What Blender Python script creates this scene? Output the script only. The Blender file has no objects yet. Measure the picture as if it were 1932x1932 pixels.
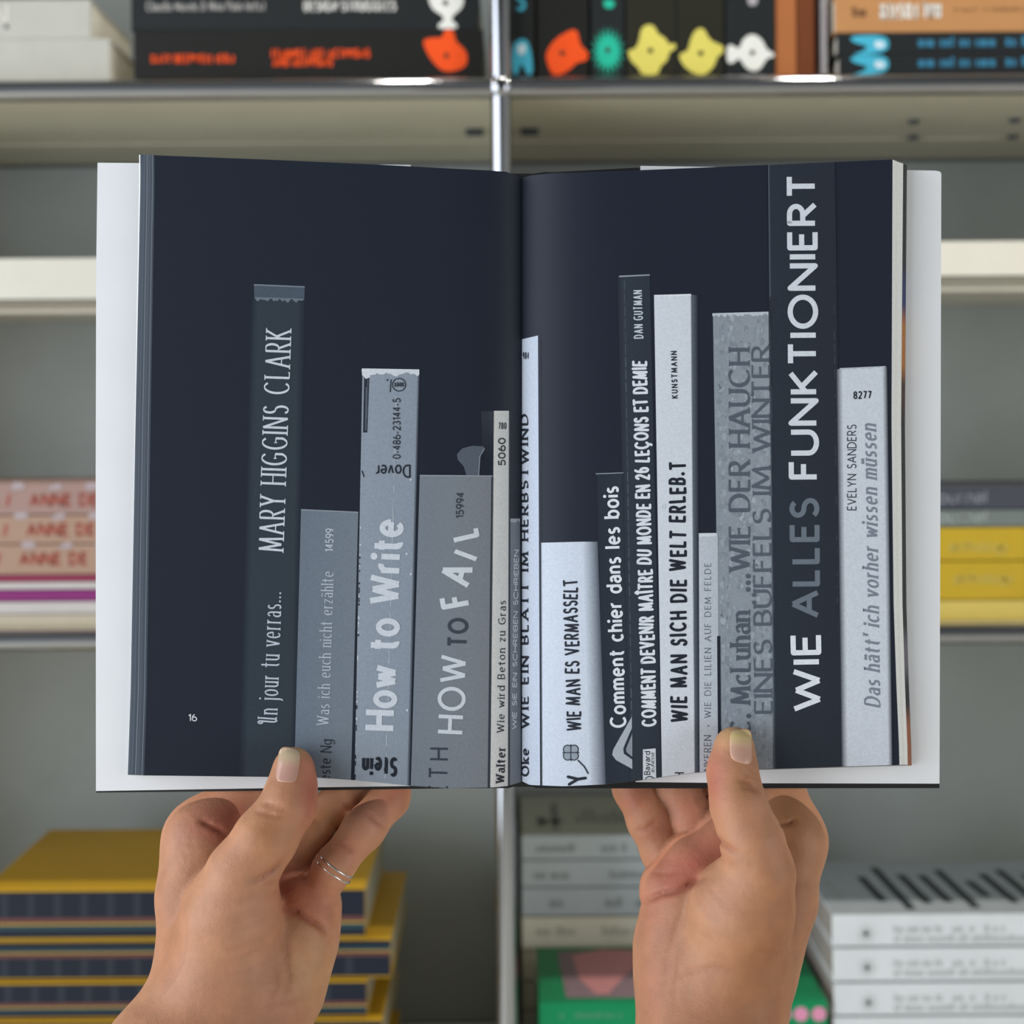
import bpy, bmesh, math, random
import numpy as np
from mathutils import Vector, Matrix

# ------------------------------------------------------------------ camera, world, light, exposure
SC = bpy.context.scene
COL = SC.collection
F = 2808.0                    # focal length in pixels of the 1932 px frame
HY = 800.0                    # image row of the horizon (lens shift = off-centre crop)
ROLL = 0.007
CAM = Vector((0.0, 0.0, 1.4))
RX = Vector((math.cos(ROLL), 0, -math.sin(ROLL)))
UPV = Vector((math.sin(ROLL), 0, math.cos(ROLL)))
cd = bpy.data.cameras.new('camera')
cam = bpy.data.objects.new('camera', cd)
COL.objects.link(cam)
cd.sensor_width = 36.0
cd.lens = 36.0 * F / 1932.0
cd.shift_y = (HY - 966.0) / 1932.0
cd.clip_start = 0.02
m = Matrix((RX, UPV, Vector((0, -1, 0)))).transposed().to_4x4()
m.translation = CAM
cam.matrix_world = m
cd.dof.use_dof = True
cd.dof.focus_distance = 0.486
cd.dof.aperture_fstop = 13.8
SC.camera = cam

w = bpy.data.worlds.new('world'); SC.world = w
w.use_nodes = True
w.node_tree.nodes['Background'].inputs[0].default_value = (0.75, 0.85, 1.0, 1)
w.node_tree.nodes['Background'].inputs[1].default_value = 0.6
SC.view_settings.view_transform = 'Standard'
SC.view_settings.look = 'None'
SC.view_settings.exposure = -0.15
SC.view_settings.gamma = 1.0
SC.cycles.use_denoising = True
SC.cycles.max_bounces = 8


def area(name, loc, target, sx, sy, power, col, shape='RECTANGLE'):
    ld = bpy.data.lights.new(name, 'AREA'); ld.shape = shape
    ld.size = sx
    if shape == 'RECTANGLE': ld.size_y = sy
    ld.energy = power; ld.color = col
    o = bpy.data.objects.new(name, ld); COL.objects.link(o)
    o.location = loc
    d = Vector(target) - Vector(loc)
    o.rotation_euler = d.to_track_quat('-Z', 'Y').to_euler()
    return o


area('window_daylight', (-2.14, -0.95, 1.52), (0.0, -0.95, 1.52), 3.3, 2.25, 114, (0.88, 0.94, 1.0))
area('window_daylight', (2.59, -1.15, 1.20), (0.0, -1.0, 1.25), 1.7, 1.75, 38, (0.95, 0.97, 1.0))
SPOTS = [(-0.18, .92, 2.93), (0.52, .92, 2.93), (-1.32, .92, 2.93), (1.22, .92, 2.93)]
for p in SPOTS:
    area('lamp_light', p, (p[0], p[1] + 0.05, 0), 0.08, 0.08, 7.5, (1.0, 0.93, 0.82), 'DISK')

# ------------------------------------------------------------------ helpers


def U(px, py, D):
    """point seen at photo pixel px, py at distance D in front of the camera"""
    return CAM + RX * ((px - 966.0) * D / F) + UPV * ((HY - py) * D / F) + Vector((0, D, 0))


def lin(c):
    return tuple(((v / 255.0) / 12.92 if v / 255.0 <= 0.04045 else ((v / 255.0 + 0.055) / 1.055) ** 2.4) for v in c)


MATS = {}


def mat(name, rgb, rough=0.5, metal=0.0, vary=0.06, scale=40.0, bump=0.0, spec=0.5, sss=0.0):
    if name in MATS: return MATS[name]
    mt = bpy.data.materials.new(name); mt.use_nodes = True
    nt = mt.node_tree; b = nt.nodes['Principled BSDF']
    tc = nt.nodes.new('ShaderNodeTexCoord'); nz = nt.nodes.new('ShaderNodeTexNoise')
    nz.inputs['Scale'].default_value = scale; nz.inputs['Detail'].default_value = 3
    nt.links.new(tc.outputs['Object'], nz.inputs['Vector'])
    rp = nt.nodes.new('ShaderNodeValToRGB')
    c = lin(rgb)
    rp.color_ramp.elements[0].color = tuple(max(0, v * (1 - vary)) for v in c) + (1,)
    rp.color_ramp.elements[1].color = tuple(min(1, v * (1 + vary)) for v in c) + (1,)
    rp.color_ramp.elements[0].position = 0.3; rp.color_ramp.elements[1].position = 0.7
    nt.links.new(nz.outputs['Fac'], rp.inputs[0])
    nt.links.new(rp.outputs[0], b.inputs['Base Color'])
    b.inputs['Roughness'].default_value = rough
    b.inputs['Metallic'].default_value = metal
    b.inputs['Specular IOR Level'].default_value = spec
    if bump:
        bp = nt.nodes.new('ShaderNodeBump'); bp.inputs['Strength'].default_value = bump
        bp.inputs['Distance'].default_value = 0.001
        nt.links.new(nz.outputs['Fac'], bp.inputs['Height']); nt.links.new(bp.outputs[0], b.inputs['Normal'])
    MATS[name] = mt
    return mt


def attr_mat(name, attr, rough=0.5, spec=0.4, grain=0.05, gscale=900.0, sss=0.0):
    mt = bpy.data.materials.new(name); mt.use_nodes = True
    nt = mt.node_tree; b = nt.nodes['Principled BSDF']
    at = nt.nodes.new('ShaderNodeAttribute'); at.attribute_name = attr
    tc = nt.nodes.new('ShaderNodeTexCoord'); nz = nt.nodes.new('ShaderNodeTexNoise')
    nz.inputs['Scale'].default_value = gscale; nz.inputs['Detail'].default_value = 2
    nt.links.new(tc.outputs['Object'], nz.inputs['Vector'])
    mr = nt.nodes.new('ShaderNodeMapRange')
    mr.inputs[1].default_value = 0.3; mr.inputs[2].default_value = 0.7
    mr.inputs[3].default_value = 1 - grain; mr.inputs[4].default_value = 1 + grain
    nt.links.new(nz.outputs['Fac'], mr.inputs[0])
    mx = nt.nodes.new('ShaderNodeMix'); mx.data_type = 'RGBA'; mx.blend_type = 'MULTIPLY'
    mx.inputs[0].default_value = 1.0
    nt.links.new(at.outputs['Color'], mx.inputs[6]); nt.links.new(mr.outputs[0], mx.inputs[7])
    nt.links.new(mx.outputs[2], b.inputs['Base Color'])
    b.inputs['Roughness'].default_value = rough
    b.inputs['Specular IOR Level'].default_value = spec
    MATS[name] = mt
    return mt


class MB:
    """collects geometry for one mesh object"""
    def __init__(s):
        s.v = []; s.f = []; s.mi = []; s.col = []; s.mats = []

    def slot(s, mt):
        if mt not in s.mats: s.mats.append(mt)
        return s.mats.index(mt)

    def add(s, verts, faces, mt, cols=None):
        b = len(s.v); s.v += [tuple(p) for p in verts]; k = s.slot(mt)
        for i, fc in enumerate(faces):
            s.f.append([b + j for j in fc]); s.mi.append(k)
            if cols is None: s.col.append([(1, 1, 1)] * len(fc))
            else: s.col.append([cols[j] for j in fc])
        return s

    def box(s, x0, x1, y0, y1, z0, z1, mt, bev=0.0):
        bm = bmesh.new(); bmesh.ops.create_cube(bm, size=1)
        for v in bm.verts:
            v.co = Vector((x0 + (v.co.x + .5) * (x1 - x0), y0 + (v.co.y + .5) * (y1 - y0), z0 + (v.co.z + .5) * (z1 - z0)))
        if bev: bmesh.ops.bevel(bm, geom=bm.edges[:], offset=bev, segments=2, affect='EDGES', profile=0.5)
        bm.verts.index_update()
        s.add([v.co for v in bm.verts], [[v.index for v in f.verts] for f in bm.faces], mt); bm.free()
        return s

    def cyl(s, a, b, r, mt, n=24, r2=None):
        a = Vector(a); b = Vector(b); r2 = r if r2 is None else r2
        d = (b - a).normalized(); x = d.orthogonal().normalized(); y = d.cross(x)
        vs = []
        for p, rr in ((a, r), (b, r2)):
            for i in range(n):
                t = 2 * math.pi * i / n; vs.append(p + x * (rr * math.cos(t)) + y * (rr * math.sin(t)))
        fs = [[i, (i + 1) % n, n + (i + 1) % n, n + i] for i in range(n)] + [list(range(n))[::-1], list(range(n, 2 * n))]
        return s.add(vs, fs, mt)

    def sphere(s, c, r, mt, n=20, m_=12, sc=(1, 1, 1)):
        vs = []; fs = []
        for j in range(m_ + 1):
            ph = math.pi * j / m_
            for i in range(n):
                th = 2 * math.pi * i / n
                vs.append((c[0] + sc[0] * r * math.sin(ph) * math.cos(th), c[1] + sc[1] * r * math.sin(ph) * math.sin(th), c[2] + sc[2] * r * math.cos(ph)))
        for j in range(m_):
            for i in range(n):
                fs.append([j * n + i, (j + 1) * n + i, (j + 1) * n + (i + 1) % n, j * n + (i + 1) % n])
        return s.add(vs, fs, mt)

    def build(s, name, parent=None, smooth=False, color=None):
        me = bpy.data.meshes.new(name)
        me.from_pydata(s.v, [], s.f)
        for mt in s.mats: me.materials.append(mt)
        me.polygons.foreach_set('material_index', s.mi)
        if smooth: me.polygons.foreach_set('use_smooth', [True] * len(s.f))
        if color:
            ca = me.color_attributes.new(color, 'FLOAT_COLOR', 'CORNER')
            flat = []
            for cs in s.col:
                for c in cs: flat += [c[0], c[1], c[2], 1.0]
            ca.data.foreach_set('color', flat)
        me.validate(); me.update()
        o = bpy.data.objects.new(name, me); COL.objects.link(o)
        if parent:
            o.parent = parent
            o.matrix_parent_inverse = Matrix.Translation(-parent.location)
        return o


def smooth_by_angle(o, deg=35):
    me = o.data
    me.polygons.foreach_set('use_smooth', [True] * len(me.polygons))
    bm = bmesh.new(); bm.from_mesh(me)
    for e in bm.edges:
        if len(e.link_faces) == 2 and e.calc_face_angle(0) > math.radians(deg): e.smooth = False
    bm.to_mesh(me); bm.free()
    return o


def tag(o, label, cat, group=None, kind=None):
    o['label'] = label; o['category'] = cat
    if group: o['group'] = group
    if kind: o['kind'] = kind
    return o


def thing(name, loc, label, cat, group=None):
    o = bpy.data.objects.new(name, None); COL.objects.link(o)
    o.location = loc; o.empty_display_size = 0.02
    return tag(o, label, cat, group)


def struct(o):
    o['kind'] = 'structure'; return o


# ------------------------------------------------------------------ stroke lettering (own letter skeletons)


def ar(cx, cy, rx, ry, a0, a1, n=None):
    n = n or max(4, int(abs(a1 - a0) / 14))
    return [(cx + rx * math.cos(math.radians(a0 + (a1 - a0) * i / n)), cy + ry * math.sin(math.radians(a0 + (a1 - a0) * i / n))) for i in range(n + 1)]


X = 0.66
stem = [(0, 0), (0, 1)]
G = {
 'A': (.72, [[(0, 0), (.36, 1)], [(.36, 1), (.72, 0)], [(.13, .34), (.59, .34)]]),
 'B': (.53, [stem, [(0, 1), (.26, 1)] + ar(.26, .76, .22, .24, 90, -90) + [(0, .52)], [(.24, .52), (.28, .52)] + ar(.28, .26, .25, .26, 90, -90) + [(0, 0)]]),
 'C': (.74, [ar(.42, .5, .42, .5, 48, 312)]),
 'D': (.68, [stem, [(0, 1), (.24, 1)] + ar(.24, .5, .44, .5, 90, -90) + [(0, 0)]]),
 'E': (.46, [stem, [(0, 1), (.46, 1)], [(0, .53), (.40, .53)], [(0, 0), (.46, 0)]]),
 'F': (.44, [stem, [(0, 1), (.44, 1)], [(0, .52), (.38, .52)]]),
 'G': (.76, [ar(.42, .5, .42, .5, 48, 318), [(.74, .15), (.74, .46)], [(.74, .46), (.46, .46)]]),
 'H': (.64, [stem, [(.64, 0), (.64, 1)], [(0, .52), (.64, .52)]]),
 'I': (0.0, [stem]),
 'J': (.3, [[(.3, 1), (.3, .2)] + ar(.12, .2, .18, .2, 0, -120)]),
 'K': (.58, [stem, [(.55, 1), (0, .42)], [(.15, .57), (.58, 0)]]),
 'L': (.43, [stem, [(0, 0), (.43, 0)]]),
 'M': (.84, [[(0, 0), (.08, 1)], [(.08, 1), (.42, .08)], [(.42, .08), (.76, 1)], [(.76, 1), (.84, 0)]]),
 'N': (.66, [stem, [(0, 1), (.66, 0)], [(.66, 0), (.66, 1)]]),
 'O': (.86, [ar(.43, .5, .43, .5, 0, 360, 36)]),
 'P': (.5, [stem, [(0, 1), (.27, 1)] + ar(.27, .74, .23, .26, 90, -90) + [(0, .48)]]),
 'R': (.55, [stem, [(0, 1), (.27, 1)] + ar(.27, .74, .23, .26, 90, -90) + [(0, .48)], [(.22, .48), (.55, 0)]]),
 'S': (.5, [ar(.25, .76, .215, .24, 32, 270) + ar(.25, .26, .25, .26, 90, -148)]),
 'T': (.56, [[(0, 1), (.56, 1)], [(.28, 1), (.28, 0)]]),
 'U': (.62, [[(0, 1), (0, .31)] + ar(.31, .31, .31, .31, 180, 360) + [(.62, 1)]]),
 'V': (.68, [[(0, 1), (.34, 0)], [(.34, 0), (.68, 1)]]),
 'W': (1.0, [[(0, 1), (.25, 0)], [(.25, 0), (.5, .92)], [(.5, .92), (.75, 0)], [(.75, 0), (1, 1)]]),
 'X': (.6, [[(0, 1), (.6, 0)], [(0, 0), (.6, 1)]]),
 'Y': (.62, [[(0, 1), (.31, .45)], [(.62, 1), (.31, .45)], [(.31, .45), (.31, 0)]]),
 'Z': (.54, [[(0, 1), (.54, 1)], [(.54, 1), (0, 0)], [(0, 0), (.54, 0)]]),
 'a': (.43, [[(.43, 0), (.43, .43)] + ar(.22, .43, .21, .23, 0, 150), [(.43, .38), (.2, .37)] + ar(.2, .185, .2, .185, 90, 270) + [(.3, .02), (.43, .14)]]),
 'b': (.52, [stem, ar(.26, .33, .26, .33, 0, 360)]),
 'c': (.46, [ar(.27, .33, .27, .33, 48, 312)]),
 'd': (.52, [[(.52, 0), (.52, 1)], ar(.26, .33, .26, .33, 0, 360)]),
 'e': (.52, [[(.01, .35), (.52, .35)], ar(.265, .33, .26, .33, 4, 315)]),
 'f': (.3, [[(.12, 0), (.12, .8)] + ar(.29, .8, .17, .2, 180, 70), [(-.02, X), (.3, X)]]),
 'g': (.5, [ar(.25, .33, .25, .33, 0, 360), [(.5, X), (.5, -.08)] + ar(.25, -.08, .25, .2, 0, -145)]),
 'h': (.44, [stem, [(0, .4)] + ar(.22, .42, .22, .24, 180, 0) + [(.44, 0)]]),
 'i': (0.0, [[(0, 0), (0, X)], 'dot', (0, .92)]),
 'j': (.1, [[(.1, X), (.1, -.1)] + ar(-.02, -.1, .12, .16, 0, -110), 'dot', (.1, .92)]),
 'k': (.44, [stem, [(.4, X), (0, .26)], [(.12, .38), (.44, 0)]]),
 'l': (0.0, [stem]),
 'm': (.76, [[(0, 0), (0, X)], [(0, .4)] + ar(.19, .42, .19, .24, 180, 0) + [(.38, 0)], [(.38, .4)] + ar(.57, .42, .19, .24, 180, 0) + [(.76, 0)]]),
 'n': (.44, [[(0, 0), (0, X)], [(0, .4)] + ar(.22, .42, .22, .24, 180, 0) + [(.44, 0)]]),
 'o': (.54, [ar(.27, .33, .27, .33, 0, 360)]),
 'p': (.52, [[(0, -.3), (0, X)], ar(.26, .33, .26, .33, 0, 360)]),
 'q': (.52, [[(.52, -.3), (.52, X)], ar(.26, .33, .26, .33, 0, 360)]),
 'r': (.27, [[(0, 0), (0, X)], [(0, .4)] + ar(.22, .42, .22, .24, 180, 75)]),
 's': (.36, [ar(.18, .495, .155, .165, 35, 270) + ar(.18, .165, .18, .165, 90, -145)]),
 't': (.32, [[(.13, .92), (.13, .14)] + ar(.27, .14, .14, .14, 180, 285), [(-.03, X), (.36, X)]]),
 'u': (.44, [[(0, X), (0, .24)] + ar(.22, .24, .22, .24, 180, 360), [(.44, X), (.44, 0)]]),
 'v': (.48, [[(0, X), (.24, 0)], [(.24, 0), (.48, X)]]),
 'w': (.74, [[(0, X), (.19, 0)], [(.19, 0), (.37, .6)], [(.37, .6), (.55, 0)], [(.55, 0), (.74, X)]]),
 'x': (.44, [[(0, X), (.44, 0)], [(0, 0), (.44, X)]]),
 'y': (.48, [[(0, X), (.25, 0)], [(.48, X), (.14, -.3)]]),
 'z': (.4, [[(0, X), (.4, X)], [(.4, X), (0, 0)], [(0, 0), (.4, 0)]]),
 '0': (.5, [ar(.25, .5, .25, .5, 0, 360)]),
 '1': (.2, [[(0, .8), (.2, 1)], [(.2, 1), (.2, 0)]]),
 '2': (.48, [ar(.24, .74, .24, .26, 160, -30) + [(0, 0)], [(0, 0), (.48, 0)]]),
 '3': (.46, [ar(.22, .76, .2, .24, 150, -90), ar(.22, .26, .24, .26, 90, -150)]),
 '4': (.5, [[(.38, 0), (.38, 1)], [(.38, 1), (0, .28)], [(0, .28), (.5, .28)]]),
 '5': (.48, [[(.42, 1), (.08, 1)], [(.08, 1), (.04, .55)] + ar(.22, .31, .26, .31, 120, -145)]),
 '6': (.5, [ar(.25, .3, .25, .3, 0, 360), [(.02, .36)] + ar(.34, .38, .33, .62, 180, 100)]),
 '7': (.46, [[(0, 1), (.46, 1)], [(.46, 1), (.14, 0)]]),
 '8': (.48, [ar(.24, .76, .2, .24, 0, 360), ar(.24, .26, .24, .26, 0, 360)]),
 '9': (.5, [ar(.25, .7, .25, .3, 0, 360), [(.48, .64)] + ar(.16, .62, .33, .62, 0, -80)]),
 '.': (.04, ['dot', (.02, .06)]), ',': (.06, [[(.06, .1), (0, -.16)]]), u'\u00b7': (.04, ['dot', (.02, .38)]),
 '-': (.24, [[(0, .36), (.24, .36)]]), '/': (.3, [[(0, -.05), (.3, 1.05)]]), "'": (.06, [[(.05, 1.02), (.02, .72)]]),
 '(': (.14, [ar(.3, .42, .3, .62, 130, 230)]), ')': (.14, [ar(-.16, .42, .3, .62, 50, -50)]),
 '&': (.6, [[(.6, 0), (.12, .72)] + ar(.26, .8, .15, .2, 200, -20) + [(.1, .42)] + ar(.24, .24, .24, .24, 120, 300) + [(.58, .5)]]),
 ' ': (.46, []),
}
for base, acc, c in (('a', 'dd', u'\u00e4'), ('u', 'dd', u'\u00fc'), ('U', 'DD', u'\u00dc'), ('I', '^', u'\u00ce'), ('C', ',', u'\u00c7')):
    wd, st = G[base]; st = list(st)
    if acc == 'dd': st += ['dot', (wd * .22, .9), 'dot', (wd * .78, .9)]
    if acc == 'DD': st += ['dot', (wd * .25, 1.0), 'dot', (wd * .75, 1.0)]
    if acc == '^': st += [[(-.16, 1.14), (0, 1.3)], [(0, 1.3), (.16, 1.14)]]
    if acc == ',': st += [[(.42, 0), (.45, -.14), (.36, -.24)]]
    G[c] = (wd, st)
SWASH = (.62, [ar(.06, .86, .1, .12, -60, -330) + [(.12, .98), (.2, .9), (.16, .4)] + ar(.3, .26, .16, .26, 180, 320), [(.52, .98), (.46, .1), (.56, 0), (.62, .06)]])


def st_(weight, thin=None, serif=0.0, slant=0.0, rnd=False, track=.08, jit=0.0, nib=15.0, plainm=False):
    return dict(weight=weight, thin=weight if thin is None else thin, serif=serif, slant=slant, rnd=rnd, track=track, jit=jit, nib=nib)


def stroke_poly(pts, wfun):
    """quads along a polyline"""
    n = len(pts)
    if n < 2: return []
    P = [Vector(p) for p in pts]; L = []; R = []
    closed = (P[0] - P[-1]).length < 1e-6
    for i in range(n):
        if i == 0: t = P[1] - P[0] if not closed else (P[1] - P[-2])
        elif i == n - 1: t = P[-1] - P[-2] if not closed else (P[1] - P[-2])
        else: t = (P[i + 1] - P[i]).normalized() + (P[i] - P[i - 1]).normalized()
        if t.length < 1e-9: t = P[min(i + 1, n - 1)] - P[i - 1]
        t.normalize(); nn = Vector((-t.y, t.x)); h = wfun(t) * .5
        L.append(P[i] + nn * h); R.append(P[i] - nn * h)
    return [[R[i], R[i + 1], L[i + 1], L[i]] for i in range(n - 1)]


def disc(c, r, n=12):
    return [[Vector((c[0] + r * math.cos(2 * math.pi * i / n), c[1] + r * math.sin(2 * math.pi * i / n))) for i in range(n)]]


def text_polys(s, p0, p1, cap, style, fit=True, swash=False):
    """polygons (in the plane's own 2D units, y down) for text whose baseline runs from p0 to p1"""
    rng = random.Random(len(s) * 7 + int(cap * 10))
    p0 = Vector(p0); p1 = Vector(p1); d = p1 - p0; Lg = d.length; d = d / Lg
    up = Vector((d.y, -d.x)); trk = style['track']
    items = [SWASH if (swash and i == 0) else G[ch] for i, ch in enumerate(s)]
    nS = len(items)
    ink = (1.08 * style['weight'] + .8 * style['serif']) * cap          # room the strokes themselves take
    nat = sum(wd for wd, _ in items) + trk * (nS - 1)
    nS = sum(1 for ch in s if ch != ' ')
    sx = max((Lg - ink * nS) / max(nat, 1e-3), .2 * cap) if nat > .05 else cap
    gl = []; x = ink * .5
    for wd, st in items:
        gl.append((x, wd, st)); x += wd * sx + trk * sx + (ink if st else 0)
    out = []
    wt = style['weight'] * cap; th = style['thin'] * cap; nib = math.radians(style['nib']) if th != wt else 0
    ser = style['serif'] * cap

    def wf(t): return th + (wt - th) * abs(math.sin(math.atan2(t.y, t.x) - nib)) if th != wt else wt
    for gx, wd, st in gl:
        jy = rng.uniform(-1, 1) * style['jit'] * cap; ja = rng.uniform(-1, 1) * style['jit'] * 1.5
        ca, sa = math.cos(ja), math.sin(ja); cx = gx + wd / 2 * sx

        def tr(p):
            yy = p[1] * cap; xx = gx + p[0] * sx + style['slant'] * yy
            dx, dy = xx - cx, yy - cap * .5
            return Vector((cx + dx * ca - dy * sa, cap * .5 + dx * sa + dy * ca + jy))
        polys = []
        strokes = []; k = 0
        while k < len(st):
            if isinstance(st[k], str):
                polys += disc(tr(st[k + 1]), max(wt * .62, cap * .05)); k += 2
            else: strokes.append(st[k]); k += 1
        S = [[tr(p) for p in q] for q in strokes]
        half = wt * .5
        for q in S:
            polys += stroke_poly(q, wf)
            if style['rnd']:
                polys += disc(q[0], wf((q[1] - q[0]).normalized()) * .5, 10) + disc(q[-1], wf((q[-1] - q[-2]).normalized()) * .5, 10)
        if not style['rnd']:
            # joints and serifs
            for a, q in enumerate(S):
                for e, (pt, nx) in enumerate(((q[0], q[1]), (q[-1], q[-2]))):
                    joint = False
                    for b, r in enumerate(S):
                        if a == b: continue
                        for i in range(len(r) - 1):
                            ab = r[i + 1] - r[i]; t = max(0, min(1, (pt - r[i]).dot(ab) / max(ab.length_squared, 1e-9)))
                            if (pt - r[i] - ab * t).length < wt * .35: joint = True
                    src = strokes[a][0 if e == 0 else -1]
                    t = (pt - nx).normalized()
                    if joint:
                        hh = min(wf(t), wt) * .5
                        at_end = abs(src[1]) < .02 or abs(src[1] - 1) < .02 or abs(src[1] - X) < .02
                        if at_end and abs(t.y) > .9: pass
                        elif at_end: polys += disc(pt, hh * .98, 10)
                    elif ser > 0:
                        if abs(t.y) > .55 and (abs(src[1]) < .02 or abs(src[1] - 1) < .03 or abs(src[1] - X) < .02 or src[1] < -.25):
                            hs = ser + half; tk = th * .95
                            yo = pt.y
                            polys.append([Vector((pt.x - hs, yo - tk * .5)), Vector((pt.x + hs, yo - tk * .5)), Vector((pt.x + hs, yo + tk * .5)), Vector((pt.x - hs, yo + tk * .5))])
                        elif abs(t.x) > .6 and len(q) == 2:
                            hs = ser * 1.1; sg = 1 if pt.y < cap * .3 else (-1 if pt.y > cap * .8 else 0)
                            y0 = pt.y - hs if sg <= 0 else pt.y - th * .4; y1 = pt.y + hs if sg >= 0 else pt.y + th * .4
                            polys.append([Vector((pt.x - th * .9, y0)), Vector((pt.x, y0)), Vector((pt.x, y1)), Vector((pt.x - th * .9, y1))])
        for pl in polys:
            # 2D: right = d, up = up
            out.append([p0 + d * v.x + up * v.y for v in pl])
    return out

# ------------------------------------------------------------------ room
RX0, RX1, RY0, RY1, RZ1 = -2.15, 2.6, -2.95, 1.78, 2.98
m_wall = mat('wall_paint', (196, 196, 190), 0.85, bump=0.1, scale=60)
m_floor = mat('floor_pale', (212, 206, 190), 0.55, vary=0.15, scale=6)
m_ceil = mat('ceiling_paint', (92, 92, 92), 0.9)
m_dark = mat('dark_frame', (40, 42, 44), 0.4)
struct(MB().box(RX0 - .1, RX1 + .1, RY0 - .1, RY1 + .1, -.1, 0, m_floor).build('floor'))
struct(MB().box(RX0 - .1, RX1 + .1, RY0 - .1, RY1 + .1, RZ1, RZ1 + .1, m_ceil).build('ceiling'))
struct(MB().box(RX0, RX1, RY1, RY1 + .1, 0, RZ1, m_wall).build('wall_back'))
def window_wall(side, x0, x1, wx, wy0, wy1, wz0, wz1, n):
    b = MB()
    b.box(x0, x1, RY0, wy0, 0, RZ1, m_wall).box(x0, x1, wy1, RY1, 0, RZ1, m_wall)
    b.box(x0, x1, wy0, wy1, 0, wz0, m_wall).box(x0, x1, wy0, wy1, wz1, RZ1, m_wall)
    struct(b.build('wall_' + side))
    b = MB()
    for y in (wy0, wy1 - .04): b.box(wx, wx + .04, y, y + .04, wz0, wz1, m_dark)
    for z in (wz0, wz1 - .04): b.box(wx, wx + .04, wy0 + .04, wy1 - .04, z, z + .04, m_dark)
    struct(b.build('window_%d' % n))


window_wall('left', RX0 - .1, RX0, RX0 - .08, -2.6, 0.7, .36, 2.68, 1)
window_wall('right', RX1, RX1 + .1, RX1 + .04, -2.05, -0.25, .28, 2.12, 2)
struct(MB().box(RX0, RX1, RY0 - .1, RY0, 0, RZ1, mat('wall_paint_grey', (140, 140, 138), .85)).build('wall_front'))
m_lamp = mat('lamp_housing', (225, 225, 222), 0.4)
for i, p in enumerate(SPOTS):
    o = thing('ceiling_lamp', (p[0], p[1], RZ1), 'small round white ceiling spot lamp %s' % ('nearly above the chrome upright', 'right of the one above the chrome upright', 'nearest the window wall', 'farthest from the window wall')[i], 'lamp', 'ceiling spot lamps')
    b = MB()
    n = 28
    vs = []
    for rr, z in ((.062, RZ1), (.062, p[2] - .004), (.05, p[2] - .004), (.05, RZ1 - .012)):
        for k in range(n): vs.append((p[0] + rr * math.cos(2 * math.pi * k / n), p[1] + rr * math.sin(2 * math.pi * k / n), z))
    fs = [[j * n + k, j * n + (k + 1) % n, (j + 1) * n + (k + 1) % n, (j + 1) * n + k] for j in range(3) for k in range(n)]
    b.add(vs, fs, m_lamp); b.build('housing', o, True)

# ------------------------------------------------------------------ shelving unit
YF, YR = 1.35, 1.70
m_chrome = mat('chrome', (172, 174, 180), 0.07, metal=1.0, vary=0.01)
m_panel = mat('panel_enamel', (206, 201, 180), 0.42, vary=0.03, scale=25)
m_back = mat('back_panel_enamel', (162, 167, 165), 0.5, vary=0.03, scale=25)
m_tray = mat('tray_enamel', (226, 221, 206), 0.45, vary=0.02)
m_hole = mat('hole_black', (12, 12, 12), 0.8)
m_clip = mat('clip_steel', (70, 76, 84), 0.35, metal=0.6)
PX = (-0.008 - 0.75, -0.008, -0.008 + 0.75)
LV = (0.207, 0.709, 1.207, 1.705, 2.203)
R_T = 0.0095
unit = thing('shelving_unit', (PX[1], YF, 0), 'chrome tube shelving unit with beige metal shelves behind the open book', 'shelving')
for x in PX:
    for y in (YF, YR):
        b = MB()
        b.cyl((x, y, 0.03), (x, y, LV[-1]), R_T, m_chrome, 32)
        smooth_by_angle(b.build('post', unit))
        b = MB(); b.cyl((x, y, 0), (x, y, .03), .016, m_dark, 20); b.build('foot', unit)
        for z in LV:
            b = MB(); b.sphere((x, y, z), .0128, m_chrome, 32, 20)
            if y == YF:
                b.cyl((x, y - .0128 + .0012, z), (x, y - .0131, z), .0036, m_hole, 18)
            smooth_by_angle(b.build('ball_joint', unit), 60)
for z in LV:
    for i in range(2):
        for y in (YF, YR):
            b = MB(); b.cyl((PX[i], y, z), (PX[i + 1], y, z), R_T, m_chrome, 32)
            smooth_by_angle(b.build('rail', unit))
    for x in PX:
        b = MB(); b.cyl((x, YF, z), (x, YR, z), R_T, m_chrome, 24)
        smooth_by_angle(b.build('rail', unit))
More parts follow.
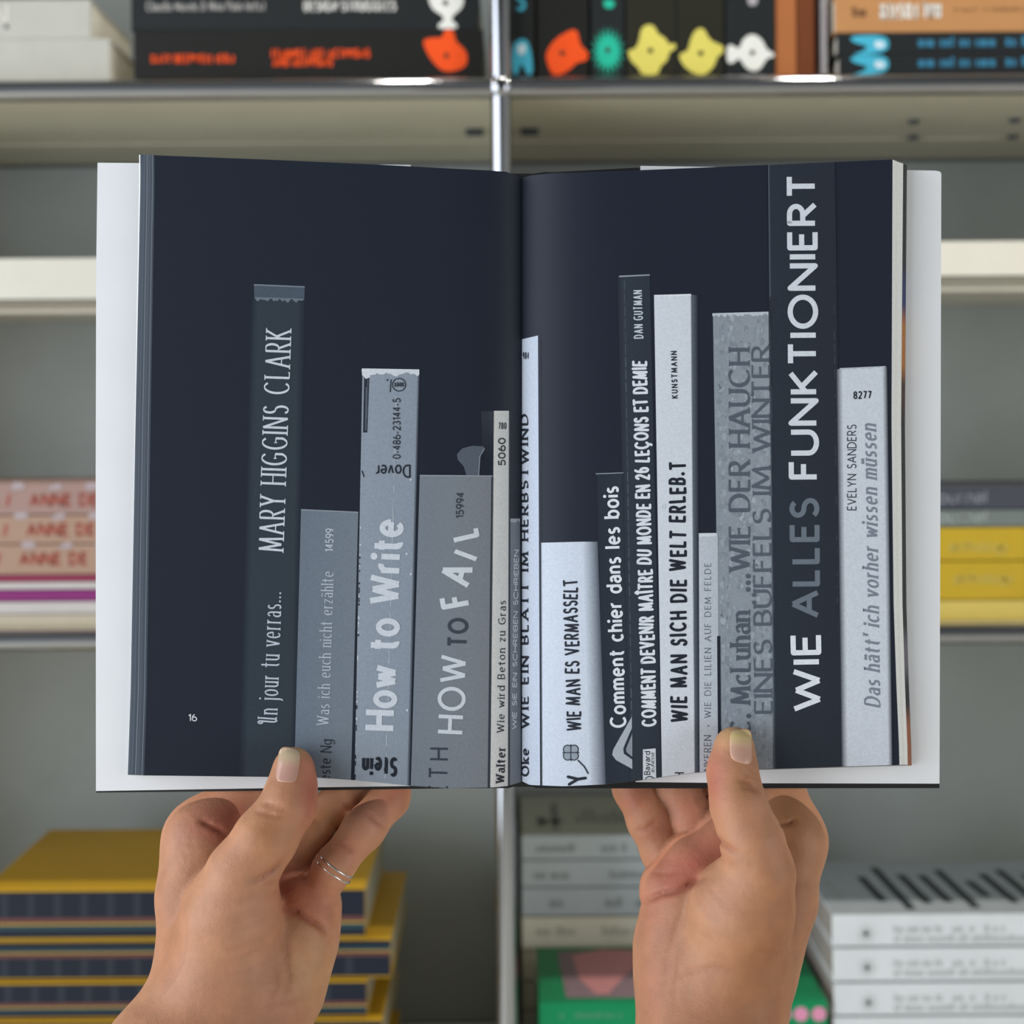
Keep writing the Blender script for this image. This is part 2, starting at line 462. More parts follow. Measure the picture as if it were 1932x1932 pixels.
for li, z in enumerate(LV):
    for i in range(2):
        x0, x1 = PX[i] + .008, PX[i + 1] - .008
        b = MB(); b.box(x0, x1, YF + .006, YR - .008, z - .005, z + .0075, m_panel, .0015)
        b.box(x0, x1, YF + .004, YF + .008, z - .0085, z + .006, m_panel)
        b.box(x0, x1, YR - .125, YR - .010, z - .0064, z - .0052, m_panel, .0003)
        for yy, zo in ((YF + .170, .0052), (YF + .265, .0066)):
            n = int((x1 - x0 - .04) / .0105)
            vs = []; fs = []
            for k in range(n):
                cx = x0 + .02 + k * .0105
                base = len(vs)
                for t in range(8): vs.append((cx + .0018 * math.cos(t * math.pi / 4), yy + .0018 * math.sin(t * math.pi / 4), z - zo))
                fs.append([base + t for t in range(8)][::-1])
            b.add(vs, fs, mat('perforation_shade', (160, 156, 140), 0.6))
        b.build('shelf_panel', unit)
        if i == 1 and li == 3:
            for sx, sy in ((.402, 1.483), (.424, 1.566), (.502, 1.480), (.529, 1.566)):
                bb = MB(); bb.cyl((sx, sy, z - .004), (sx, sy, z - .0085), .0052, m_clip, 16); bb.build('screw', unit)
        for sx in (x0 + .02 if i else x1 - .02,):
            bb = MB(); bb.box(sx - .009, sx + .009, YF + .16, YF + .175, z - .010, z - .004, m_clip, .001); bb.build('clip', unit)
for li in range(len(LV) - 1):
    for i in range(2):
        b = MB(); b.box(PX[i] + .008, PX[i + 1] - .008, YR + .001, YR + .012, LV[li] + .008, LV[li + 1] - .008, m_back, .001); b.build('back_panel', unit)
    for x in PX:
        b = MB(); b.box(x - .005, x + .005, YF + .012, YR - .012, LV[li] + .008, LV[li + 1] - .008, m_panel, .001); b.build('side_panel', unit)


def zz(py, D): return CAM.z + (HY - py) * D / F
def xx(px, D, py=HY): return (px - 966.0) * D / F + ROLL * (HY - py) * D / F


def tray(i, D, y0, y1, back):
    """intermediate shelf with a folded front lip"""
    x0, x1 = PX[i] + .012, PX[i + 1] - .012
    za, zb = zz(y1, D), zz(y0, D)
    b = MB(); b.box(x0, x1, D, D + .002, za, zb, m_tray, .0006)
    b.box(x0, x1, D, back, za, za + .0025, m_tray, .0006)
    b.box(x0, x1, D + .10, D + .106, za - .004, za, m_tray)
    b.build('tray_shelf', unit)


tray(0, 1.42, 481, 562, YR)
tray(1, 1.385, 461, 530, YR)

# ------------------------------------------------------------------ background books
m_paper = mat('paper_edges', (214, 210, 198), 0.9, vary=0.05, scale=300)


def poly_px(b, pts, D, y, mt, smooth=0):
    P = [Vector(p) for p in pts]
    for _ in range(smooth):
        Q = []
        for i in range(len(P)):
            a, c = P[i], P[(i + 1) % len(P)]
            Q += [a * .75 + c * .25, a * .25 + c * .75]
        P = Q
    vs = [(xx(p.x, D, p.y), y, zz(p.y, D)) for p in P]
    vs = [(v[0], v[1], v[2] - ROLL * (v[0])) for v in vs]
    b.add(vs, [list(range(len(vs)))], mt)


def greek(b, x0, x1, z0, z1, y, mt, seed=0, dens=.8, wmin=.25, wmax=.9):
    """illegibly small print: a run of letter-sized blocks"""
    rng = random.Random(seed); h = z1 - z0; x = x0
    while x < x1 - h * .3:
        wd = h * rng.uniform(wmin, wmax)
        if rng.random() < dens:
            hh = h * rng.choice((.7, .7, 1, .8))
            b.add([(x, y, z0), (x + wd, y, z0), (x + wd, y, z0 + hh), (x, y, z0 + hh)], [[0, 1, 2, 3]], mt)
            x += wd + h * .14
        else: x += h * .45


def spine_text(b, s, x0, x1, zb, cap, y, mt, style, flip=False):
    p0, p1 = ((x0, -zb), (x1, -zb)) if not flip else ((x1, -zb - cap), (x0, -zb - cap))
    if flip: p0, p1 = (x1, -(zb + cap)), (x0, -(zb + cap))
    for pl in text_polys(s, p0, p1, cap, style):
        b.add([(v.x, y, -v.y) for v in pl], [list(range(len(pl)))], mt)


SANS = st_(.15); SANSB = st_(.2); LIGHT = st_(.11); SERIF = st_(.13, .05, .09)


def flat_book(name, label, cat, group, x0, x1, y0, y1, z0, z1, cover, deco=None, boards=.0022, paper=None, slip=0.0, top=None):
    """a book lying flat, its spine towards the viewer"""
    o = thing(name, ((x0 + x1) / 2, (y0 + y1) / 2, z0), label, cat, group)
    b = MB(); bd = boards
    b.box(x0, x1, y0, y1, z0, z0 + bd, cover, .0005).box(x0, x1, y0, y1, z1 - bd, z1, cover, .0005)
    b.box(x0, x1, y0, y0 + .003, z0 + bd * .3, z1 - bd * .3, cover, .001)
    if deco: deco(b, y0 - .0004)
    if top: top(b)
    c = b.build('cover', o)
    b = MB(); b.box(x0 + .001 + slip, x1 - .001 - slip, y0 + .0032, y1 - .002, z0 + bd + .0001, z1 - bd - .0001, paper or m_paper)
    b.build('page_block', o)
    return o


def upright_book(name, label, cat, group, x0, x1, y0, y1, z0, z1, cover, deco=None):
    o = thing(name, ((x0 + x1) / 2, (y0 + y1) / 2, z0), label, cat, group)
    b = MB(); bd = .0015
    b.box(x0, x0 + bd, y0, y1, z0, z1, cover, .0004).box(x1 - bd, x1, y0, y1, z0, z1, cover, .0004)
    b.box(x0 + .0003, x1 - .0003, y0, y0 + .003, z0, z1, cover, .001)
    if deco: deco(b, y0 - .0004)
    b.build('cover', o)
    b = MB(); b.box(x0 + bd + .0001, x1 - bd - .0001, y0 + .0032, y1 - .003, z0 + .001, z1 - .002, m_paper)
    b.build('page_block', o)
    return o


def bk(n, rgb, rough=.5): return mat(n, rgb, rough, vary=.03, spec=.25)


m_black = bk('cover_black', (26, 26, 24)); m_charcoal = bk('cover_charcoal', (30, 34, 36)); m_olive = bk('cover_olive_black', (36, 36, 27))
m_or = bk('ink_orange', (236, 82, 26)); m_wh = bk('ink_white', (226, 226, 220)); m_gr = bk('ink_green', (36, 182, 152))
m_ye = bk('ink_yellow', (216, 204, 100)); m_bl = bk('ink_blue', (70, 176, 205)); m_eye = bk('ink_eye', (60, 50, 40)); m_pale = bk('ink_pale_blue', (205, 225, 235))
m_ivory = bk('cover_ivory', (180, 179, 171)); m_ivory2 = bk('ink_ivory', (204, 202, 194))
m_tan = bk('cover_tan', (186, 134, 86)); m_brown = bk('cover_brown', (170, 104, 60)); m_dbrown = bk('cover_dark_brown', (110, 58, 30))
m_grey_sheet = bk('cover_pale_grey', (172, 168, 172))
ZT = LV[3] + .0078                       # top of the upper shelf
D0 = 1.372
GB = 'books on the upper shelf'


def ft(y): return zz(y, D0)
def fx(x): return xx(x, D0, 100)


# ivory pair at the left end
zs = ft(66)
def dN(zc):
    def f(b, y): spine_text(b, 'N', fx(-14), fx(16), zc, .022, y, m_ivory2, st_(.16))
    return f
flat_book('book', 'thick ivory book lying flat, directly on the upper shelf at its left end', 'book', GB, fx(207) - .21, fx(207), D0, D0 + .15, ZT, zs - .0006, m_ivory, None)
flat_book('book', 'ivory book lying on top of the thick ivory book, pale N on its spine', 'book', GB, fx(171) - .20, fx(171), D0 + .002, D0 + .15, zs, zs + .036, m_ivory, dN(zs + .010))
# black pair with coloured emblems
z1 = ft(53)


def d_low(b, y):
    poly_px(b, [(797, 75), (815, 71), (835, 72), (838, 57), (847, 55), (856, 58), (859, 78), (872, 88), (881, 100), (882, 120), (872, 130), (850, 136), (832, 133), (815, 115), (803, 95)], D0, y, m_or, 2)
    poly_px(b, [(838, 100), (846, 100), (847, 110), (838, 110)], D0, y - .0003, m_eye, 1)
    spine_text(b, 'KATY DEEPWELL (ED.)', fx(285), fx(442), ft(114), .0072, y, m_or, st_(.24))
    spine_text(b, 'FEMINIST ART ACTIVISMS', fx(512), fx(698), ft(106), .0072, y, m_or, st_(.24))
    spine_text(b, 'AND ARTIVISMS', fx(514), fx(628), ft(122), .0072, y, m_or, st_(.24))


def d_up(b, y):
    poly_px(b, [(806, -10), (812, -28), (840, -42), (868, -28), (876, -5), (872, 15), (855, 28), (851, 38), (862, 45), (863, 54), (827, 54), (826, 46), (838, 38), (835, 28), (815, 18)], D0, y, m_wh, 2)
    poly_px(b, [(835, 0), (845, 0), (846, 10), (836, 10)], D0, y - .0003, m_eye, 1)
    spine_text(b, 'Claudia Mareis & Nina Paim (eds.)', fx(276), fx(500), ft(15), .0080, y, bk('ink_soft_grey', (170, 168, 166)), st_(.14))
    spine_text(b, 'DESIGN STRUGGLES', fx(573), fx(748), ft(17), .0085, y, bk('ink_light_grey', (205, 203, 200)), st_(.24))


flat_book('book', 'black book lying flat with orange lettering and orange bird on its spine', 'book', GB, fx(252), fx(912), D0, D0 + .20, ZT, z1 - .0006, m_black, d_low)
flat_book('book', 'black book with white lettering and white bird, on the orange-lettered one', 'book', GB, fx(247), fx(905), D0 + .001, D0 + .20, z1, z1 + .037, m_charcoal, d_up)
# row of upright books right of the post
UP = [
    (968, 1006, m_charcoal, 'narrow black upright book with blue two-legged figure, beside the chrome post', .262),
    (1014, 1110, m_black, 'wide black upright book with an orange bird at the foot of its spine', .255),
    (1116, 1178, m_charcoal, 'black upright book with a green spiky burst on its spine', .250),
    (1182, 1276, m_olive, 'black upright book with yellow bird, next to the green spiky one', .255),
    (1278, 1366, m_olive, 'black upright book with yellow bird, next to the white fish one', .250),
    (1370, 1462, m_charcoal, 'black upright book with a white fish shape on its spine', .255)]


def d_blue(b, y):
    poly_px(b, [(967, 85), (980, 73), (995, 75), (1003, 100), (1006, 141), (994, 141), (984, 116), (977, 141), (966, 141)], D0, y, m_bl, 1)
    poly_px(b, [(976, 85), (992, 83), (992, 98), (983, 106), (976, 98)], D0, y - .0003, m_pale, 1)
    spine_text(b, 'S', fx(973), fx(993), ft(18), .016, y, m_bl, st_(.2))


def d_or2(b, y):
    poly_px(b, [(1030, 100), (1045, 75), (1078, 55), (1090, 58), (1094, 85), (1108, 97), (1110, 108), (1104, 116), (1088, 118), (1075, 132), (1055, 143), (1040, 140), (1031, 115)], D0, y, m_or, 2)
    poly_px(b, [(1056, 96), (1066, 96), (1066, 105), (1056, 105)], D0, y - .0003, m_eye, 1)


def d_gr(b, y):
    pts = []
    for k in range(36):
        r = 1.08 if k % 2 == 0 else .56
        t = 2 * math.pi * k / 36
        pts.append((1147 + 31 * r * math.cos(t), 97 + 44 * r * math.sin(t)))
    poly_px(b, pts, D0, y, m_gr)
    poly_px(b, [(1142, 90), (1151, 90), (1151, 100), (1142, 100)], D0, y - .0003, m_eye, 1)
    poly_px(b, [(1138, 0), (1158, 0), (1160, 12), (1150, 17), (1140, 14)], D0, y, m_gr, 1)


def d_y1(b, y):
    poly_px(b, [(1183, 95), (1198, 93), (1206, 78), (1209, 55), (1220, 46), (1234, 48), (1242, 66), (1254, 70), (1262, 85), (1275, 81), (1275, 93), (1263, 97), (1259, 115), (1245, 125), (1243, 141), (1210, 142), (1205, 128), (1190, 116)], D0, y, m_ye, 2)
    poly_px(b, [(1222, 91), (1232, 91), (1232, 100), (1222, 100)], D0, y - .0003, m_eye, 1)


def d_y2(b, y):
    poly_px(b, [(1279, 101), (1298, 98), (1303, 72), (1314, 54), (1328, 53), (1338, 74), (1352, 82), (1365, 87), (1365, 100), (1353, 106), (1348, 125), (1330, 142), (1310, 140), (1288, 124)], D0, y, m_ye, 2)
    poly_px(b, [(1317, 96), (1327, 96), (1327, 105), (1317, 105)], D0, y - .0003, m_eye, 1)


def d_wf(b, y):
    poly_px(b, [(1371, 86), (1382, 84), (1394, 95), (1402, 72), (1420, 63), (1438, 74), (1446, 94), (1461, 101), (1461, 107), (1446, 110), (1436, 130), (1420, 136), (1404, 126), (1395, 108), (1383, 120), (1371, 119)], D0, y, m_wh, 2)
    poly_px(b, [(1415, 95), (1424, 95), (1424, 104), (1415, 104)], D0, y - .0003, m_eye, 1)
    poly_px(b, [(1410, -8), (1428, -8), (1430, 6), (1420, 12), (1411, 8)], D0, y, m_grey_sheet, 1)


for (a, c, mt, lb, h), dc in zip(UP, (d_blue, d_or2, d_gr, d_y1, d_y2, d_wf)):
    upright_book('book', lb, 'book', GB, fx(a), fx(c), D0, D0 + .17, ZT, ZT + h, mt, dc)
upright_book('book', 'light brown upright book beside the white fish one', 'book', GB, fx(1464), fx(1503), D0 + .002, D0 + .16, ZT, ZT + .24, m_brown, lambda b, y: greek(b, fx(1473), fx(1486), ft(135), ft(100), y, bk('ink_pinkish', (196, 140, 104)), 2))
upright_book('book', 'dark brown upright book between the light brown one and a pale sheet', 'book', GB, fx(1505), fx(1538), D0 + .003, D0 + .16, ZT, ZT + .235, m_dbrown)
o = MB().box(fx(1552), fx(1566), D0 + .01, D0 + .17, ZT, ZT + .22, m_grey_sheet, .002).build('booklet')
tag(o, 'pale grey thin booklet standing upright beside the flat tan book', 'booklet', GB)
# flat trio at the right end
za, zb = ft(107), ft(66)
FBL = [(1605, 68), (1650, 66), (1672, 70), (1678, 83), (1672, 97), (1640, 103), (1605, 105), (1627, 97), (1640, 88), (1606, 79)]


def d_b1(dy):
    def f(b, y):
        poly_px(b, [(p[0], p[1] + dy) for p in FBL], D0, y, m_bl, 1)
        poly_px(b, [(1648, 78 + dy), (1668, 78 + dy), (1670, 90 + dy), (1652, 92 + dy)], D0, y - .0003, m_pale, 1)
        greek(b, fx(1732), fx(2050), ft(94 + dy), ft(75 + dy), y, bk('ink_deep_blue', (52, 118, 150)), 5)
    return f


def d_tan(b, y):
    spine_text(b, 'HAL FOSTER', fx(1660), fx(1776), ft(39), .0125, y, m_wh, st_(.2), True)
    greek(b, fx(1608), fx(1630), ft(36), ft(17), y, bk('ink_brown', (120, 84, 56)), 3, 1)
    greek(b, fx(1800), fx(2050), ft(27), ft(19), y, bk('ink_tan_brown', (160, 116, 76)), 4)


flat_book('book', 'thin black book with blue lettering, bottom of the flat pile under the tan one', 'book', GB, fx(1583), fx(2080), D0, D0 + .17, ZT, za - .0005, m_charcoal, d_b1(38))
flat_book('book', 'thin black book with blue lettering, directly under the tan book', 'book', GB, fx(1580), fx(2080), D0, D0 + .17, za, zb - .0005, m_charcoal, d_b1(0))
flat_book('book', 'tan book with white upside-down lettering on top of two thin black books', 'book', GB, fx(1576), fx(2080), D0, D0 + .17, zb, zb + .034, m_tan, d_tan)

# middle shelf, left: pinkish pile
ZM = LV[2] + .0078
D1 = 1.375
def gz(y): return zz(y, D1)
def gx(x): return xx(x, D1, 1050)
m_pink = bk('cover_dusty_pink', (154, 126, 118)); m_pink2 = bk('cover_pink_beige', (162, 132, 114)); m_red = bk('ink_red', (158, 78, 64)); m_lav = bk('ink_lavender', (166, 152, 156))
m_white = bk('cover_white', (190, 184, 182)); m_wine = bk('cover_wine', (140, 50, 80)); m_purp = bk('cover_purple', (128, 40, 108)); m_cream = bk('cover_cream', (188, 178, 160))
GM = 'pile of pinkish books on the middle shelf'


def d_pink(yc, sh, s1, s2):
    def f(b, y):
        spine_text(b, s1, gx(-62 + sh), gx(22 + sh), gz(yc + 10), .0098, y, m_red, st_(.26))
        spine_text(b, s2, gx(56 + sh), gx(187 + sh), gz(yc + 10), .0098, y, m_red, st_(.26))
        for k in range(3):
            poly_px(b, [(20 + 70 * k - sh, yc - 26 + 8 * (k % 2)), (45 + 70 * k - sh, yc - 28), (48 + 70 * k - sh, yc - 14), (22 + 70 * k - sh, yc - 12)], D1, y, m_lav, 1)
    return f


L1 = [(905, 965, m_pink, d_pink(937, 0, 'A LIL /', 'ANNE DE'), 'topmost dusty pink book with red lettering in the pile by the left bay'),
      (966, 1020, m_pink2, d_pink(993, -6, 'A LIL /', 'ANNE DE'), 'second dusty pink book with red lettering in the left pile'),
      (1021, 1078, m_pink2, d_pink(1048, -20, 'A LIL /', 'ANNE DE'), 'third dusty pink book with red lettering, just above the wine red edge')]
for y0, y1, mt, dc, lb in L1:
    flat_book('book', lb, 'book', GM, gx(-170), gx(330), D1, D1 + .16, gz(y1) + .0003, gz(y0) - .0003, mt, dc)
for y0, y1, mt, lb in ((1079, 1091, m_wine, 'thin wine red booklet under three pink books'), (1092, 1106, m_white, 'thin white booklet between the wine red and purple ones'),
                       (1107, 1128, m_purp, 'purple booklet between two white ones in the pinkish pile'), (1129, 1152, m_white, 'white booklet right under the purple one'),
                       (1153, 1186, m_cream, 'thick cream book at the bottom of the pinkish pile')):
    flat_book('booklet' if y1 - y0 < 30 else 'book', lb, 'booklet' if y1 - y0 < 30 else 'book', GM, gx(-172), gx(332), D1, D1 + .16, max(gz(y1), ZM) + .0002, gz(y0) - .0002, mt, None, .0008)
# middle shelf, right: journals and yellow books
m_slate = bk('cover_slate', (70, 72, 82)); m_sage = bk('cover_grey_green', (112, 120, 116)); m_yel = bk('cover_yellow', (190, 158, 40)); m_ylite = bk('ink_pale_yellow', (194, 174, 90)); m_ypale = bk('cover_pale_yellow', (206, 184, 96))
GR = 'pile of journals on the middle shelf'


def d_j(yb, mt):
    def f(b, y): spine_text(b, 'Journal', gx(1755), gx(1862), gz(yb), .0105, y, mt, st_(.16))
    return f


def d_yl(yb, sh):
    def f(b, y): spine_text(b, 'anthology', gx(1790 + sh), gx(1903 + sh), gz(yb), .0095, y, m_ylite, st_(.14))
    return f


for y0, y1, mt, dc, lb in ((925, 967, m_slate, d_j(954, bk('ink_grey_violet', (138, 138, 148))), 'dark slate journal at the top of the right pile'),
                           (968, 1000, m_sage, d_j(991, bk('ink_pale_sage', (158, 166, 160))), 'grey green journal under the slate one'),
                           (1001, 1064, m_yel, d_yl(1046, 0), 'yellow book directly under the grey green journal'),
                           (1065, 1138, m_yel, d_yl(1106, 8), 'second yellow book in the right pile, above the pale yellow one'),
                           (1139, 1172, m_ypale, None, 'pale yellow book at the bottom of the right pile')):
    flat_book('journal' if 'journal' in lb[:20] else 'book', lb, 'journal' if 'journal' in lb[:20] else 'book', GR, gx(1600), gx(2060), D1, D1 + .16, (gz(y1) if y1 < 1170 else ZM) + .0003, gz(y0) - .0003, mt, dc)

# bottom shelf, left: yellow and navy pile
ZB = LV[1] + .0078
D2 = 1.372
def hz(y): return zz(y, D2)
def hx(x): return xx(x, D2, 1750)
m_mustard = bk('cover_mustard', (188, 146, 28), .5); m_navy = bk('spine_navy', (24, 30, 44)); m_rust = bk('ink_rust', (100, 62, 58)); m_teal = bk('ink_teal', (38, 66, 74)); m_gold = bk('ink_gold', (190, 156, 60)); m_navy2 = bk('ink_navy_grey', (42, 47, 57))
GY = 'pile of mustard yellow books on the bottom shelf'


def d_my(x0, x1, ya, yb, up):
    def f(b, y):
        def band(t0, t1, mt, e=0):
            z0, z1_ = hz(ya + (yb - ya) * t0), hz(ya + (yb - ya) * t1)
            b.add([(x0 + .0005, y - e, z1_), (x1 - .0005, y - e, z1_), (x1 - .0005, y - e, z0), (x0 + .0005, y - e, z0)], [[0, 1, 2, 3]], mt)
        band(0.05, .95, m_navy)
        T = lambda t0, t1: (t0, t1) if up else (1 - t1, 1 - t0)
        band(*T(.56, .66), m_rust, .0002); band(*T(.67, .70), m_gold, .0002); band(*T(.71, .80), m_teal, .0002)
        k = x0 + .018
        while k < x1 - .02:
            t0, t1 = T(.08, .54)
            z0, z1_ = hz(ya + (yb - ya) * t0), hz(ya + (yb - ya) * t1)
            b.add([(k, y - .0002, z1_), (k + .007, y - .0002, z1_), (k + .007, y - .0002, z0), (k, y - .0002, z0)], [[0, 1, 2, 3]], m_navy2)
            k += .0245
    return f


YB = [(1672, 1768, -35, 690, 0, 1), (1771, 1846, -38, 737, .004, 0), (1849, 1918, -30, 692, .002, 1), (1921, 1992, -36, 720, 0, 0), (1995, 2066, -30, 700, .003, 1), (2069, 2136, -34, 722, 0, 0), (2139, 2196, -36, 705, .002, 1)]
lbs = ['topmost mustard yellow book with navy spine in the bottom left pile', 'second mustard yellow book from the top, jutting out to the right', 'third mustard yellow book from the top of the pile',
       'fourth mustard yellow book from the top of the pile', 'fifth mustard yellow book from the top of the pile', 'sixth mustard yellow book, above the lowest in the pile', 'lowest mustard yellow book, on the bottom shelf panel']
for (ya, yb, xa, xb, dy, up), lb in zip(YB, lbs):
    X0, X1 = hx(xa), hx(xb)
    z0 = hz(yb) if yb < 2190 else ZB
    o = flat_book('book', lb, 'book', GY, X0, X1, D2 + dy, D2 + dy + .205, z0 + .0002, hz(ya) - .0002, m_mustard, d_my(X0, X1, ya, yb, up), .003, bk('paper_greyish', (150, 146, 132)))

# bottom shelf, centre: grey-white paperbacks behind, green books in front
m_gbk = bk('cover_cool_grey', (196, 203, 206)); m_gbk2 = bk('cover_pale_cream', (238, 232, 212)); m_gtx = bk('ink_mid_grey', (158, 164, 166)); m_gtop = bk('cover_warm_grey', (186, 188, 180))
D3 = 1.515
def kz(y): return zz(y, D3)
def kx(x): return xx(x, D3, 1650)
GC = 'pile of pale paperbacks behind the green books'
WB = [(1576, 1622), (1624, 1674), (1676, 1728), (1731, 1792), (1795, 1850), (1853, 1905), (1908, 1960), (1963, 2015), (2018, 2066)]
lbw = ['topmost grey paperback with a lettered cover in the pale pile by the post', 'second grey paperback of the pale pile by the post', 'third grey paperback, directly above the cream one', 'cream paperback below three grey ones, its spine visible above the green book',
       'cream paperback second from the first cream one, mostly behind the green book', 'pale paperback hidden low behind the green books', 'pale paperback third from the shelf behind the green books', 'pale paperback second from the shelf behind the green books', 'lowest pale paperback behind the green books']
for k, ((ya, yb), lb) in enumerate(zip(WB, lbw)):
    mt = m_gbk if k < 3 else m_gbk2

    def dw(b, y, k=k, ya=ya, yb=yb):
        if k > 3: return
        h = (yb - ya)
        if k == 3: h *= .8
        for x0, x1 in (((1012, 1085), (1135, 1260)), ((1008, 1068), (1150, 1280)), ((1005, 1062), (1142, 1270)), ((1010, 1082), (1135, 1300)))[k]:
            greek(b, kx(x0), kx(x1), kz(ya + h * .70), kz(ya + h * .36), y, m_gtx if k < 3 else bk('ink_warm_grey', (204, 198, 182)), k + x0)
    def tw(b):
        zt = kz(WB[0][0]) + .0001
        X0 = kx(984)
        def blk(px0, px1, v0, v1, mt):   # print on the top cover
            b.add([(X0 + px0, D3 + .16 * v0, zt), (X0 + px1, D3 + .16 * v0, zt), (X0 + px1, D3 + .16 * v1, zt), (X0 + px0, D3 + .16 * v1, zt)], [[0, 1, 2, 3]], mt)
        blk(.0002, .206, .01, .99, m_gtop)
        zt += .0003
        mt2 = bk('ink_dark_grey', (134, 136, 131))
        blk(.016, .026, .2, .45, mt2); blk(.032, .036, .12, .75, mt2); blk(.036, .040, .15, .8, mt2); blk(.02, .045, .28, .36, mt2)
        rng = random.Random(3); q = .058
        while q < .19:
            blk(q, q + .005, .28, rng.choice((.45, .5, .6)), bk('ink_greyer', (150, 152, 146))); q += .0078
    flat_book('paperback', lb, 'book', GC, kx(984), kx(1370), D3, D3 + .16, (kz(yb) if k < 8 else ZB) + .0002, kz(ya) - .0002, mt, dw, .0006, bk('paper_pale', (196, 194, 184)), top=tw if k == 0 else None)
# green books
m_green = bk('cover_green', (14, 132, 82), .4); m_pk = bk('ink_pink', (205, 138, 140)); m_pk2 = bk('ink_pink_grey', (140, 116, 124)); m_pdot = bk('ink_pink_dot', (214, 140, 170))
D4 = 1.36
def jz(y): return zz(y, D4)
def jx(x): return xx(x, D4, 1900)
GG = 'green books on the bottom shelf'
GBK = [(1893, 1965), (1968, 2040), (2043, 2115), (2118, 2205)]
lbg = ['topmost green book with pink picture on its cover and pink dots on its spine', 'second green book of the green pile', 'third green book of the green pile', 'lowest green book, on the bottom shelf panel']
for k, ((ya, yb), lb) in enumerate(zip(GBK, lbg)):
    def dg(b, y, k=k, ya=ya, yb=yb):
        for px in (1478, 1511, 1545):
            b.cyl((jx(px), y + .0002, jz(ya + 24)), (jx(px), y - .0001, jz(ya + 24)), .0066, m_pdot, 20)
        greek(b, jx(1056), jx(1175), jz(ya + 28), jz(ya + 18), y, bk('ink_soft_green', (72, 140, 104)), k)
    def tg(b):
        zt = jz(GBK[0][0]) + .0001
        pts = [(jx(1090), D4 + .12), (jx(1098), D4 + .06), (jx(1125), D4 + .022), (jx(1150), D4 + .02), (jx(1180), D4 + .055), (jx(1215), D4 + .09), (jx(1222), D4 + .135), (jx(1150), D4 + .138)]
        b.add([(p[0] - .01, p[1] - .008, zt) for p in [(jx(1080), D4 + .14), (jx(1090), D4 + .02), (jx(1250), D4 + .02), (jx(1250), D4 + .145)]], [[0, 1, 2, 3]], m_pk2)
        b.add([(p[0], p[1], zt + .0002) for p in pts], [list(range(8))], m_pk)
    flat_book('book', lb, 'book', GG, jx(1017 - 2 * (k % 2)), jx(1562 + 2 * (k % 2)), D4 + .002 * (k % 2), D4 + .145, (jz(yb) if k < 3 else ZB) + .0002, jz(ya) - .0002, m_green, dg, top=tg if k == 0 else None)
# white books at the right
m_wbk = bk('cover_cool_white', (210, 214, 216)); m_wtop = bk('cover_blue_grey', (160, 168, 174)); m_wtx = bk('ink_silver', (178, 183, 182)); m_star = bk('ink_faint_silver', (194, 198, 198)); m_bold = bk('ink_black', (40, 46, 50)); m_pside = bk('paper_side', (150, 140, 134))
D5 = 1.365
def qz(y): return zz(y, D5)
def qx(x): return xx(x, D5, 1800)
GW = 'pile of white books at the right of the bottom shelf'
WW = [(1730, 1790), (1794, 1856), (1860, 1920), (1924, 1984), (1988, 2048), (2052, 2110), (2114, 2208)]
lbx = ['topmost white book with bold black cover lettering in the right pile', 'second white book from the top of the right pile', 'third white book from the top of the right pile', 'fourth white book from the top of the right pile', 'fifth white book from the top of the right pile', 'sixth white book of the right pile, above the lowest', 'lowest white book of the right pile']
for k, ((ya, yb), lb) in enumerate(zip(WW, lbx)):
    def dx(b, y, k=k, ya=ya, yb=yb):
        h = yb - ya; cx, cz = qx(1634 + 2 * k), qz(ya + 36)
        for t in range(4):
            a = t * math.pi / 4; ux, uz = math.cos(a) * .0085, math.sin(a) * .0085; nx, nz = -math.sin(a) * .0013, math.cos(a) * .0013
            b.add([(cx - ux - nx, y, cz - uz - nz), (cx + ux - nx, y, cz + uz - nz), (cx + ux + nx, y, cz + uz + nz), (cx - ux + nx, y, cz - uz + nz)], [[0, 1, 2, 3]], m_star)
        greek(b, qx(1686), qx(1904), qz(ya + 34), qz(ya + 21), y, m_wtx, 3)
        greek(b, qx(1686), qx(2040), qz(ya + 52), qz(ya + 39), y, m_wtx, 7)
    def tx(b):
        zt = qz(WW[0][0]) + .0001
        b.add([(qx(1571) + .0003, D5 + .001, zt), (qx(2090) - .001, D5 + .001, zt), (qx(2090) - .001, D5 + .164, zt), (qx(1571) + .0003, D5 + .164, zt)], [[0, 1, 2, 3]], m_wtop)
        for q, (v0, v1, mt) in enumerate(((.28, .6, m_gtx), (.22, .68, m_bold), (.08, .86, m_bold), (.18, .72, m_bold), (.2, .7, m_bold), (.1, .8, m_bold), (.3, .58, m_bold), (.18, .72, m_bold), (.1, .8, m_bold), (.2, .7, m_bold))):
            x = qx(1601 + (0 if q == 0 else 34) + 42 * q); wd = .0085
            b.add([(x, D5 + .165 * v0, zt + .0003), (x + wd, D5 + .165 * v0, zt + .0003), (x + wd - .004, D5 + .165 * v1, zt + .0003), (x - .004, D5 + .165 * v1, zt + .0003)], [[0, 1, 2, 3]], mt)
    flat_book('book', lb, 'book', GW, qx(1571 + (k % 3)), qx(2090), D5, D5 + .165, (qz(yb) if k < 6 else ZB) + .0002, qz(ya) - .0002, m_wbk, dx, .0012, m_pside, top=tx if k == 0 else None)

